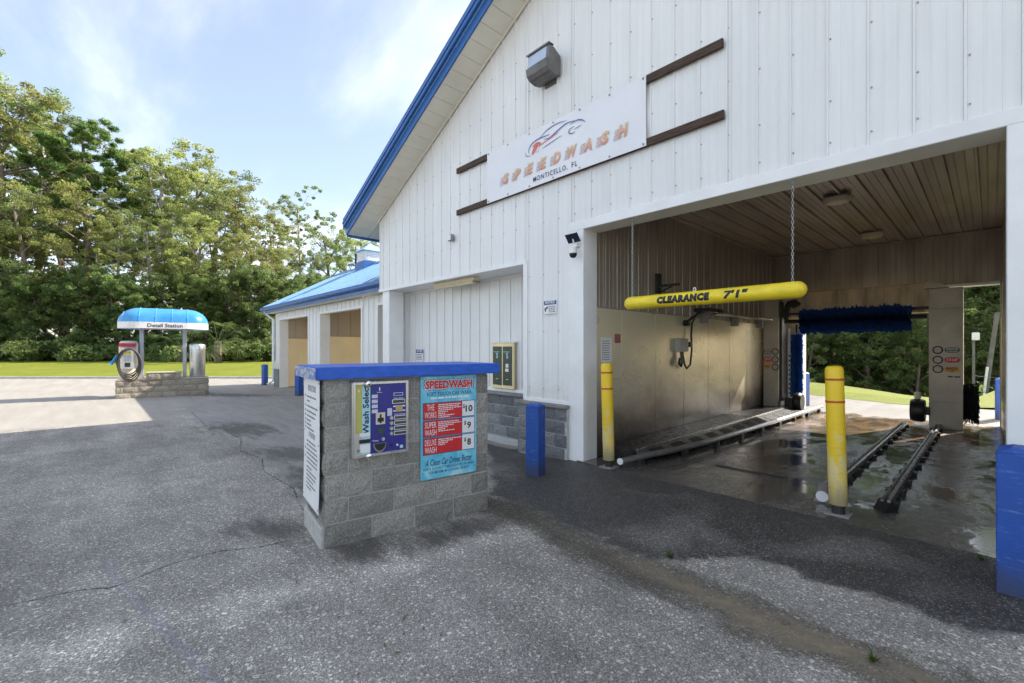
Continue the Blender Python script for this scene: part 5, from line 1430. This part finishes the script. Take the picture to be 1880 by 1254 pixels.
# ------------------------------------------------------------------ detail station
DA = R(82)
DO = (-19.2, 0.53, 0)
L_ = 2.48
dw = thing('block_island', 'low tan split-face block island under the blue awning', 'block island', DO, DA)
core = part('mortar_core', bx(0.02, L_ - 0.02, 0.03, 1.15, -0.1, 0.56), MORTAR, dw, True)
block_wall(core, 0, L_, (0, 0, 0), (1, 0, 0), -0.02, 3, depth=0.06, m=BLOCKT, seed=31)
block_wall(core, 0, 1.18, (0, 1.18, 0), (0, -1, 0), -0.02, 3, depth=0.06, m=BLOCKT, seed=32)
block_wall(core, 0, 1.18, (L_, 0, 0), (0, 1, 0), -0.02, 3, depth=0.06, m=BLOCKT, seed=33)
part('slab', bx(0.0, L_, 0.0, 1.18, 0.575, 0.61), mat('tan_slab', (0.46, 0.41, 0.33), 0.9, 0, 0.2, 8), dw, True, bevel=0.01)
c2 = part('raised_core', bx(0.78, 1.70, -0.02, 0.34, 0.611, 0.79), MORTAR, dw, True)
block_wall(c2, 0.765, 1.715, (0, -0.035, 0), (1, 0, 0), 0.611, 1, depth=0.06, m=BLOCKT, seed=34)
part('raised_slab', bx(0.75, 1.73, -0.05, 0.36, 0.80, 0.84), mat('tan_slab', (0.46, 0.41, 0.33), 0.9), dw, True, bevel=0.01)
aw = thing('awning', 'blue rounded awning with white valance on two posts', 'awning', DO, DA)
for x in (0.616, 1.79):
    p_ = part('post', bx(x - 0.055, x + 0.055, 0.50, 0.61, 0.61, 2.42), mat('post_grey', (0.42, 0.43, 0.46), 0.4, 0.3), aw, True, bevel=0.008)
    sub('base_plate', bx(x - 0.10, x + 0.10, 0.46, 0.66, 0.611, 0.63), GREYPL, p_)
AX0, AX1, AYc, AYr, ZV0, ZV1, ZT = 0.0, 2.48, 0.55, 0.72, 2.29, 2.49, 3.0
EL = 0.60
xa, xb = AX0 + EL, AX1 - EL
def ring(s):
    """half-section of the awning at station s (0..1 along): angle 0..pi over the vault"""
    pts = []
    for i in range(13):
        a = math.pi * i / 12
        if s < 0:      # rounded left end, s=-1..0
            q = -s * math.pi / 2
            r = math.cos(q); x = xa - EL * math.sin(q)
        elif s > 1:
            q = (s - 1) * math.pi / 2
            r = math.cos(q); x = xb + EL * math.sin(q)
        else:
            r = 1; x = xa + (xb - xa) * s
        yy_ = AYc - AYr * math.cos(a) * (r ** 0.75); zz_ = ZV1 + (ZT - ZV1) * (math.sin(a) ** 0.75) * r
        pts.append((x, yy_, zz_))
    return pts
def awn(s0, s1, n):
    vs = []; fs = []
    for i in range(n + 1): vs += ring(s0 + (s1 - s0) * i / n)
    for i in range(n):
        for j in range(12):
            fs.append((i * 13 + j, i * 13 + j + 1, (i + 1) * 13 + j + 1, (i + 1) * 13 + j))
    return MB().add(vs, fs)
def m_awn():
    t = NT('blue_awning_vinyl')
    t.set(Base_Color=t.ramp(t.noise(t.pos(), 2, 3), [(0.3, (0.06, 0.33, 0.64)), (0.7, (0.13, 0.47, 0.78))]), Roughness=0.28)
    tr_ = t.n('ShaderNodeBsdfTranslucent'); tr_.inputs[0].default_value = (0.03, 0.30, 0.85, 1)
    mx = t.n('ShaderNodeMixShader'); mx.inputs[0].default_value = 0.35
    t.l(t.b.outputs[0], mx.inputs[1]); t.l(tr_.outputs[0], mx.inputs[2]); t.l(mx.outputs[0], t.t.nodes['Material Output'].inputs[0])
    return t.m
AWN = m_awn()
for s0, s1, n in ((-1, -0.5, 4), (-0.5, 0, 4), (0, 0.333, 2), (0.333, 0.667, 2), (0.667, 1, 2), (1, 1.5, 4), (1.5, 2, 4)):
    part('vinyl_gore', awn(s0, s1, n), AWN, aw, True, smooth=True)
for s in (-0.5, 0, 0.333, 0.667, 1, 1.5):
    part('seam', MB().tube([(p[0], p[1], p[2] + 0.004) for p in ring(s)], 0.010, 5), mat('seam_blue', (0.10, 0.40, 0.80), 0.4), aw, True)
# valance follows the rounded plan outline
outl = []
for i in range(11):
    s = -1 + i / 10
    r0 = ring(s); outl.append((r0[0][0], r0[0][1]))
for i in range(11):
    r0 = ring(1 + i / 10); outl.append((r0[0][0], r0[0][1]))
back = [(x, 2 * AYc - y) for x, y in reversed(outl)]
loop = outl + back
vs = []
for (x, y) in loop: vs += [(x, y, ZV0), (x, y, ZV1 + 0.01)]
n = len(loop)
part('valance', MB().add(vs, [(2 * i, 2 * ((i + 1) % n), 2 * ((i + 1) % n) + 1, 2 * i + 1) for i in range(n)]), mat('white_valance', (0.78, 0.75, 0.72), 0.5), aw, True)
part('frame', MB().box(AX0 + 0.5, AX1 - 0.5, AYc - AYr + 0.03, AYc - AYr + 0.07, ZV0 + 0.02, ZV0 + 0.06).box(AX0 + 0.5, AX1 - 0.5, AYc + AYr - 0.07, AYc + AYr - 0.03, ZV0 + 0.02, ZV0 + 0.06).box(0.58, 0.66, AYc - AYr + 0.07, AYc + AYr - 0.07, ZV0 + 0.10, ZV0 + 0.15).box(1.75, 1.83, AYc - AYr + 0.07, AYc + AYr - 0.07, ZV0 + 0.10, ZV0 + 0.15), GREYPL, aw, True)
text(aw, "Detail Station", 0.125, INK, (1.28, AYc - AYr - 0.004, ZV0 + 0.04), width=0.93, bold=0.016, name='lettering')
# vacuum
vc = thing('vacuum', 'beige self-service vacuum with red top sign and coiled black hose', 'vacuum', DO, DA)
vx = 0.29
part('body', MB(Matrix.Translation((vx, 0.42, 0))).lathe([(0.25, 0.612), (0.25, 1.72), (0.235, 1.82), (0.20, 1.87), (0.05, 1.885)], (0, 0, 0), 20), BEIGE, vc, True, smooth=True)
part('front_plate', MB().prism([(vx - 0.17, 0.95), (vx + 0.17, 0.95), (vx + 0.17, 1.50), (vx + 0.10, 1.66), (vx - 0.10, 1.66), (vx - 0.17, 1.50)], 'y', 0.10, 0.20), STEEL, vc, True, bevel=0.02)
part('coin_plate', bx(vx - 0.10, vx + 0.10, 0.085, 0.099, 1.20, 1.42), GALV, vc, True)
part('yellow_label', bx(vx - 0.08, vx + 0.09, 0.085, 0.099, 1.44, 1.53), YEL, vc, True)
part('slot', bx(vx - 0.07, vx + 0.07, 0.08, 0.0985, 1.02, 1.16), DARKMET, vc, True)
hd = part('head_sign', bx(vx - 0.22, vx + 0.22, 0.145, 0.20, 1.68, 1.80), RED, vc, True, bevel=0.01)
text(hd, "VACUUM", 0.06, DKB, (vx, 0.143, 1.71), width=0.34, bold=0.02)
for k in range(5):
    pts = []
    rx_, rz_ = 0.27 + 0.03 * math.sin(k * 2.1), 0.42 + 0.025 * k
    for i in range(25):
        a = 2 * math.pi * i / 24
        pts.append((vx + 0.03 + 0.01 * k + rx_ * math.sin(a), 0.03 - 0.012 * k + 0.03 * math.sin(2 * a), 1.20 + rz_ * math.cos(a) - 0.03 * k))
    part('hose', MB().tube(pts, 0.021, 7, False), mat('hose_black', (0.045, 0.04, 0.035), 0.5), vc, True, smooth=True)
part('nozzle', MB().tube([(vx - 0.26, 0.05, 1.40), (vx - 0.34, 0.03, 1.22), (vx - 0.42, 0.02, 1.12)], [0.03, 0.04, 0.065], 8), mat('blue_nozzle', (0.02, 0.22, 0.50), 0.5), vc, True)
tb = thing('trash_bin', 'tall stainless steel cylinder bin at the right end of the block island', 'bin', DO, DA)
part('body', MB(Matrix.Translation((2.16, 0.45, 0))).lathe([(0.22, 0.612), (0.232, 0.64), (0.232, 1.58)], (0, 0, 0), 28), STEEL, tb, True, smooth=True)
part('lid', MB(Matrix.Translation((2.16, 0.45, 0))).lathe([(0.238, 1.582), (0.238, 1.74), (0.22, 1.775), (0.10, 1.79)], (0, 0, 0), 28), STEEL, tb, True, smooth=True)

# ------------------------------------------------------------------ trees
def leaf_cloud(centers, radii, per, size, seed, m, name='crown', flat=0.75, up=0.35, needle=False):
    r = np.random.default_rng(seed)
    C = np.repeat(np.asarray(centers), per, 0); Rr = np.repeat(np.asarray(radii), per)
    n = len(C)
    d = r.normal(size=(n, 3)); d /= np.linalg.norm(d, axis=1)[:, None]
    rad = Rr * (0.35 + 0.65 * r.random(n) ** 0.6)
    off = d * rad[:, None]; off[:, 2] *= flat
    P = C + off
    nrm = r.normal(size=(n, 3)) + d * 0.7 + np.array([0, 0, up]); nrm /= np.linalg.norm(nrm, axis=1)[:, None]
    a = r.normal(size=(n, 3)); u = np.cross(nrm, a); u /= np.linalg.norm(u, axis=1)[:, None]; v = np.cross(nrm, u)
    s = size * (0.6 + 0.8 * r.random(n))
    lu = (u * s[:, None]); lv = v * (s * (0.13 if needle else 0.42))[:, None]
    bend = nrm * (s * 0.16)[:, None]
    V = np.concatenate([P - lu * 0.5 - bend, P + lv * 0.5, P + lu * 0.5 - bend, P - lv * 0.5])
    i = np.arange(n)
    return npmesh(name, V, np.stack([i, i + n, i + 2 * n, i + 3 * n], 1), m)
def branch_pts(p0, d, L, n, r, wob=0.25, lift=0.1):
    pts = [np.array(p0, float)]; d = np.array(d, float); d /= np.linalg.norm(d)
    for i in range(n):
        d = d + r.normal(size=3) * wob * 0.4 + np.array([0, 0, lift]); d /= np.linalg.norm(d)
        pts.append(pts[-1] + d * L / n)
    return pts
def make_tree(kind, seed, h, cr, tr_, cb, m, mbark, per=110, size=0.42, nl=15):
    """returns trunk and crown meshes: tapered trunk, limbs, leaf clumps at limb ends"""
    r = np.random.default_rng(seed)
    tb_ = MB(); C = []; RR = []
    tp = branch_pts((0, 0, -0.3), (0, 0, 1), h * 0.93, 9, r, 0.10, 0.08)
    tb_.tube(tp, [tr_ * (1 - 0.085 * i) + 0.02 for i in range(len(tp))], 8)
    for k in range(nl):
        if kind == 'broad' and cb > 0.2 and r.random() < 0.16: continue
        f = cb + (0.97 - cb) * ((k + r.random() * 0.7) / nl)
        idx = f * (len(tp) - 1); i0 = int(idx); q = tp[i0] + (tp[min(i0 + 1, len(tp) - 1)] - tp[i0]) * (idx - i0)
        a = k * 2.4 + r.random() * 0.8
        t_ = (f - cb) / (1 - cb)
        if kind == 'pine': wid = cr * (1.0 - 0.55 * t_) * (0.7 + 0.5 * r.random())
        else: wid = cr * (0.55 + 0.75 * math.sin(math.pi * min(1, 0.18 + 0.72 * t_))) * (0.6 + 0.5 * r.random())
        up = 0.15 if kind == 'pine' else 0.35 + 0.5 * t_
        bp = branch_pts(q, (math.cos(a), math.sin(a), up), wid, 4, r, 0.3, 0.03)
        br = tr_ * (0.42 - 0.25 * t_)
        tb_.tube(bp, [br, br * 0.75, br * 0.5, br * 0.3, br * 0.12], 5, False)
        for j, p in enumerate(bp[2:]):
            ns = 4 if kind != 'sparse' else 3
            for s in range(ns):
                dd = r.normal(size=3); dd[2] = abs(dd[2]) * 0.4
                sp = branch_pts(p, dd, cr * 0.30 * (0.4 + 1.1 * r.random()), 2, r, 0.3, 0.05)
                tb_.tube(sp, [br * 0.25, br * 0.15, 0.012], 4, False)
                if kind == 'broad' and cb > 0.2 and r.random() < 0.15: continue
                C.append(sp[-1]); RR.append(cr * (0.075 + 0.10 * r.random()) * (0.75 if kind in ('pine', 'sparse') else 1))
    cm = leaf_cloud(C, RR, per, size, seed + 5, m, flat=0.55 if kind == 'pine' else 0.72, needle=(kind == 'pine'))
    return tb_.mesh('trunk', mbark, 0, True), cm
TREES = {
    'oak1': make_tree('broad', 11, 22, 5.4, 0.46, 0.28, LEAF, BARK, 100, 0.24, 19),
    'oak2': make_tree('broad', 23, 20, 4.8, 0.42, 0.26, LEAFY, BARK, 100, 0.24, 19),
    'oak3': make_tree('broad', 37, 21, 3.9, 0.40, 0.36, LEAFY, BARKP, 95, 0.23, 17),
    'dense': make_tree('broad', 41, 15, 5.2, 0.34, 0.06, LEAFD, BARK, 120, 0.32, 20),
    'sparse': make_tree('sparse', 53, 22, 4.2, 0.26, 0.40, LEAF, BARKP, 60, 0.25, 14),
    'pine': make_tree('pine', 61, 24, 4.4, 0.34, 0.42, PINE, BARK, 150, 0.55, 20),
    'rear': make_tree('broad', 71, 13, 4.6, 0.26, 0.04, LEAFD, BARK, 120, 0.26, 19),
    'rear2': make_tree('broad', 77, 13, 4.4, 0.26, 0.04, LEAF, BARK, 110, 0.24, 19),
}
ORD = ['first', 'second', 'third', 'fourth', 'fifth', 'sixth', 'seventh', 'eighth', 'ninth', 'tenth', 'eleventh', 'twelfth', 'thirteenth', 'fourteenth', 'fifteenth', 'sixteenth', 'seventeenth', 'eighteenth', 'nineteenth', 'twentieth', 'twenty-first', 'twenty-second']
def put_tree(kind, x, y, z, s, rz, label, group, sz=1.0):
    t_ = thing('tree' if kind != 'pine' else 'pine_tree', label, 'tree', (x, y, z), rz, group)
    tm_, cm_ = TREES[kind]
    t_.scale = (s, s, s * sz)
    link('trunk', tm_, t_, True); link('crown', cm_, t_, True)
    return t_
def at(u, d):
    q = RIGHT * px(u, d) + FWD * d
    return q.x, q.y
# silhouette row: (pixel column, distance, wanted top row, kind)
HT = {'oak1': 23.0, 'oak2': 21.0, 'oak3': 22, 'dense': 16, 'sparse': 22.5, 'pine': 24.5}
row = [(-75, 50, 90, 'oak1'), (12, 52, 130, 'oak2'), (62, 57, 150, 'sparse'), (120, 62, 195, 'pine'), (185, 58, 205, 'pine'), (232, 62, 240, 'pine'), (290, 55, 240, 'oak3'), (340, 60, 268, 'oak2'),
       (395, 56, 305, 'oak1'), (452, 60, 335, 'oak2'), (505, 64, 372, 'oak3'), (556, 57, 345, 'sparse'), (610, 62, 405, 'oak1'), (660, 66, 425, 'oak2'), (715, 66, 420, 'oak3'), (770, 70, 430, 'oak1')]
kindlab = {'oak1': 'tall round-crowned broadleaf tree in the left woods', 'oak2': 'yellow green broadleaf tree in the left woods', 'oak3': 'tall pale-trunked broadleaf tree in the left woods',
           'sparse': 'thin sparse tree rising above the left woods', 'pine': 'tufted pine standing behind the left woods', 'dense': 'dense dark bushy tree along the lawn edge'}
for i, (u, d, v, k) in enumerate(row):
    x, y = at(u, d); top = 1.64 + (639 - v) / 823 * d
    put_tree(k, x, y, 0.3, top / HT[k] * 0.98, i * 1.7, kindlab[k] + ', ' + ORD[i] + ' from the left', 'tall trees of the left woods')
mid = [(-30, 48, 330, 'oak2'), (62, 48.5, 350, 'oak1'), (148, 50, 350, 'oak2'), (215, 51, 400, 'oak3'), (285, 49, 400, 'oak1'), (352, 50, 400, 'oak2'), (420, 52, 420, 'oak3'), (488, 51, 440, 'oak2'), (560, 55, 460, 'oak1')]
for i, (u, d, v, k) in enumerate(mid):
    x, y = at(u, d); top = 1.64 + (639 - v) / 823 * d
    put_tree(k, x, y, 0.3, top / HT[k], i * 2.3 + 0.6, kindlab[k].replace('tall ', '').replace('in the left woods', 'midway up the left woods') + ', ' + ORD[i] + ' from the left', 'middle trees of the left woods')
low = [(-45, 46, 480), (5, 46.5, 510), (60, 46, 530), (112, 47, 500), (165, 46.5, 525), (215, 47, 510), (268, 46, 530), (322, 47, 515), (375, 46.5, 535), (425, 47, 510), (470, 46.5, 500), (515, 48, 520), (560, 50, 520)]
for i, (u, d, v) in enumerate(low):
    x, y = at(u, d); top = 1.64 + (639 - v) / 823 * d
    put_tree('dense', x, y, 0.2, top / HT['dense'] * 1.05, i * 1.3, kindlab['dense'] + ', ' + ORD[i] + ' from the left', 'low dark trees along the lawn')
back = [(-30, 60, 500), (40, 62, 520), (110, 64, 505), (180, 62, 530), (250, 64, 520), (320, 63, 510), (390, 66, 530), (460, 66, 520), (530, 68, 515), (600, 70, 520)]
for i, (u, d, v) in enumerate(back):
    x, y = at(u, d); top = 1.64 + (639 - v) / 823 * d
    put_tree('dense', x, y, 0.2, top / HT['dense'], i * 2.1, 'dark tree deep inside the left woods, ' + ORD[i] + ' from the left', 'dark trees deep in the left woods')
# shrubs at the wood's foot
def shrub_mesh(seed, m):
    r = np.random.default_rng(seed)
    C = [(r.normal() * 0.9, r.normal() * 0.7, 0.35 + abs(r.normal()) * 0.55) for _ in range(16)]
    return leaf_cloud(C, [0.5 + 0.3 * r.random() for _ in C], 110, 0.30, seed, m, 'foliage', 0.8)
SH = [shrub_mesh(3, LEAFD), shrub_mesh(4, LEAF)]
def shrub(x, y, z, s, k, rz, label, group):
    t_ = thing('shrub', label, 'shrub', (x, y, z), rz, group); t_.scale = (s, s, s)
    link('foliage', SH[k], t_, True)
    link('stem', STEM, t_, True)
STEM = MB().tube([(0, 0, -0.1), (0.05, 0, 0.4), (0.02, 0.05, 0.9)], [0.06, 0.04, 0.02], 5).mesh('stem', BARK)
for i in range(20):
    u = -20 + i * 28; d = 44.6 + 1.2 * math.sin(i * 1.9)
    x, y = at(u, d)
    shrub(x, y, 0.35, 1.15 + 0.35 * math.sin(i * 2.7), i % 4 == 1, i * 1.1, 'low leafy shrub at the foot of the woods, ' + ORD[i] + ' from the left', 'shrubs at the foot of the woods')
# cabbage palms
def palm_mesh(seed):
    r = np.random.default_rng(seed); V = []; F = []
    for k in range(20):
        a = k * 2.4 + r.random() * 0.4; el = 0.9 - 1.5 * (k / 20) + r.normal() * 0.1
        L = 1.1 + 0.5 * r.random()
        d = np.array([math.cos(a) * math.cos(el), math.sin(a) * math.cos(el), math.sin(el)])
        tip = np.array([0, 0, 1.3]) + d * L
        side = np.cross(d, [0, 0, 1]); side /= np.linalg.norm(side); upv = np.cross(side, d)
        o_ = len(V); V += [np.array([0, 0, 1.25]) - side * 0.02, np.array([0, 0, 1.25]) + side * 0.02, tip + side * 0.02, tip - side * 0.02]; F.append((o_, o_ + 1, o_ + 2, o_ + 3))
        for j in range(15):
            b = -1.5 + 3.0 * j / 14
            ld = d * math.cos(b) + side * math.sin(b) - np.array([0, 0, 0.25]); l2 = 0.85 * (0.8 + 0.3 * r.random())
            w = np.cross(ld, upv); w /= np.linalg.norm(w); w *= 0.035
            m_ = tip + ld * l2 * 0.5; e = tip + ld * l2 - np.array([0, 0, 0.22])
            o_ = len(V); V += [tip, m_ - w, e, m_ + w]; F.append((o_, o_ + 1, o_ + 2, o_ + 3))
    return npmesh('fronds', np.array(V), np.array(F), PALM)
PF = palm_mesh(5)
PT = MB().tube([(0, 0, -0.2), (0.02, 0, 0.5), (0, 0, 1.3)], [0.2, 0.22, 0.2], 9).mesh('trunk', BARK)
for i, (u, d, s, lab) in enumerate(((400, 40, 1.5, 'fan palm with drooping fronds behind the awning, right of the bin'), (330, 42, 1.25, 'small fan palm in shade directly behind the awning posts'))):
    x, y = at(u, d); t_ = thing('palm', lab, 'palm', (x, y, 0.3), i, 'fan palms behind the detail station'); t_.scale = (s, s, s)
    link('fronds', PF, t_, True); link('trunk', PT, t_, True)
# woods behind the bay
rear = [(-19, 44, 1.0, 'rear'), (-15, 50, 1.1, 'rear2'), (-12.5, 43, 0.95, 'rear'), (-10.5, 52, 1.2, 'rear2'), (-8.5, 45, 1.0, 'rear'), (-6.2, 50, 1.1, 'rear'), (-4.0, 44, 1.0, 'rear2'), (-2.0, 53, 1.2, 'rear'), (0.5, 46, 1.0, 'rear'), (2.4, 55, 1.3, 'rear2'), (4.5, 48, 1.1, 'rear'),
        (-24, 50, 1.2, 'rear'), (8, 52, 1.2, 'rear2'), (-14, 60, 1.5, 'rear'), (-5, 62, 1.5, 'rear2'), (3, 64, 1.5, 'rear'), (-9.5, 39, 0.55, 'rear2'), (-3.2, 38, 0.5, 'rear'), (-6, 40, 0.7, 'rear'), (-12, 38, 0.6, 'rear'), (1.5, 40, 0.6, 'rear')]
rear.sort(key=lambda q: q[0] / q[1])
for i, (x, y, s, k) in enumerate(rear):
    put_tree(k, x, y, -3.9, s, i * 1.9, ('dark backlit tree behind the bay, ' if k == 'rear' else 'lighter green tree behind the bay, ') + ORD[i] + ' from the left', 'trees behind the bay')
for i, (x, y) in enumerate(((-8.4, 28.5), (-6.6, 28.6), (-0.9, 28.5))):
    shrub(x, y, -1.5, 0.8, 0, i * 2.0, 'small shrub beyond the rear grass verge, ' + ORD[i] + ' from the left', 'shrubs behind the rear grass')
up_ = thing('utility_pole', 'leaning pale wooden utility pole behind the bay at the right', 'utility pole', (-0.1, 31, -1.2))
part('pole', MB().tube([(-0.30, 31, -1.6), (0.20, 31, 3.3)], [0.11, 0.085], 10), POLEWOOD, up_)
part('guy_guard', MB().tube([(-0.33, 30.8, -1.6), (-0.12, 30.8, 0.75)], 0.05, 8), WHITE_TRIM, up_)
lp = thing('light_post', 'slim wooden post with a small white box on top behind the bay', 'post', (-0.55, 30, -1.2))
part('post', MB().tube([(-0.56, 30, -1.6), (-0.56, 30, 2.1)], 0.05, 8), POLEWOOD, lp)
part('box', bx(-0.62, -0.36, 29.88, 30.12, 2.0, 2.36), PAPER, lp, bevel=0.03)
single('overhead_wire', MB().tube([(-0.56, 30, 0.35), (0.0, 31, 0.25), (6, 31, 0.4)], 0.008, 5), GALV, 'thin pale wire stretched low from the leaning pole behind the bay', 'wire')

# ------------------------------------------------------------------ small things on the ground
def weed(x, y, s, label):
    r = np.random.default_rng(int(abs(x * 100)))
    V = []; F = []
    for k in range(22):
        a = r.random() * 6.28; L = s * (0.5 + r.random()); el = 0.3 + r.random() * 0.9
        d = np.array([math.cos(a) * math.cos(el), math.sin(a) * math.cos(el), math.sin(el)]); w = np.array([-math.sin(a), math.cos(a), 0]) * 0.006
        o_ = len(V); V += [np.zeros(3), d * L * 0.5 - w, d * L, d * L * 0.5 + w]; F.append((o_, o_ + 1, o_ + 2, o_ + 3))
    o = link('weed', npmesh('weed', np.array(V), np.array(F), WEED)); o.location = (x, y, 0.0)
    props(o, label, 'weed', 'weeds in the pavement')
weed(-1.72, 3.30, 0.045, 'tiny green weed in the dark wet asphalt before the bay')
weed(-0.42, 2.98, 0.05, 'small weed tuft in the tan silt strip at lower right')
weed(-0.05, 5.02, 0.04, 'small weed at the concrete edge by the right blue bollard')
lf = MB()
r = random.Random(4)
for k in range(260):
    x, y = r.uniform(-4.6, 0.3), r.uniform(0.8, 5.0)
    if -4.4 < x < -3.4 and 1.2 < y < 3.1: continue
    a = r.uniform(0, 6.28); s = r.uniform(0.008, 0.022); c_, s_ = math.cos(a) * s, math.sin(a) * s
    lf.add([(x - c_, y - s_, 0.006), (x + s_ * 0.4, y - c_ * 0.4, 0.012), (x + c_, y + s_, 0.007), (x - s_ * 0.4, y + c_ * 0.4, 0.010)], [(0, 1, 2, 3)])
o = link('leaf_litter', lf.mesh('leaf_litter', DEADLEAF)); props(o, 'scattered dry leaf bits on the asphalt', 'leaf litter', kind='stuff')
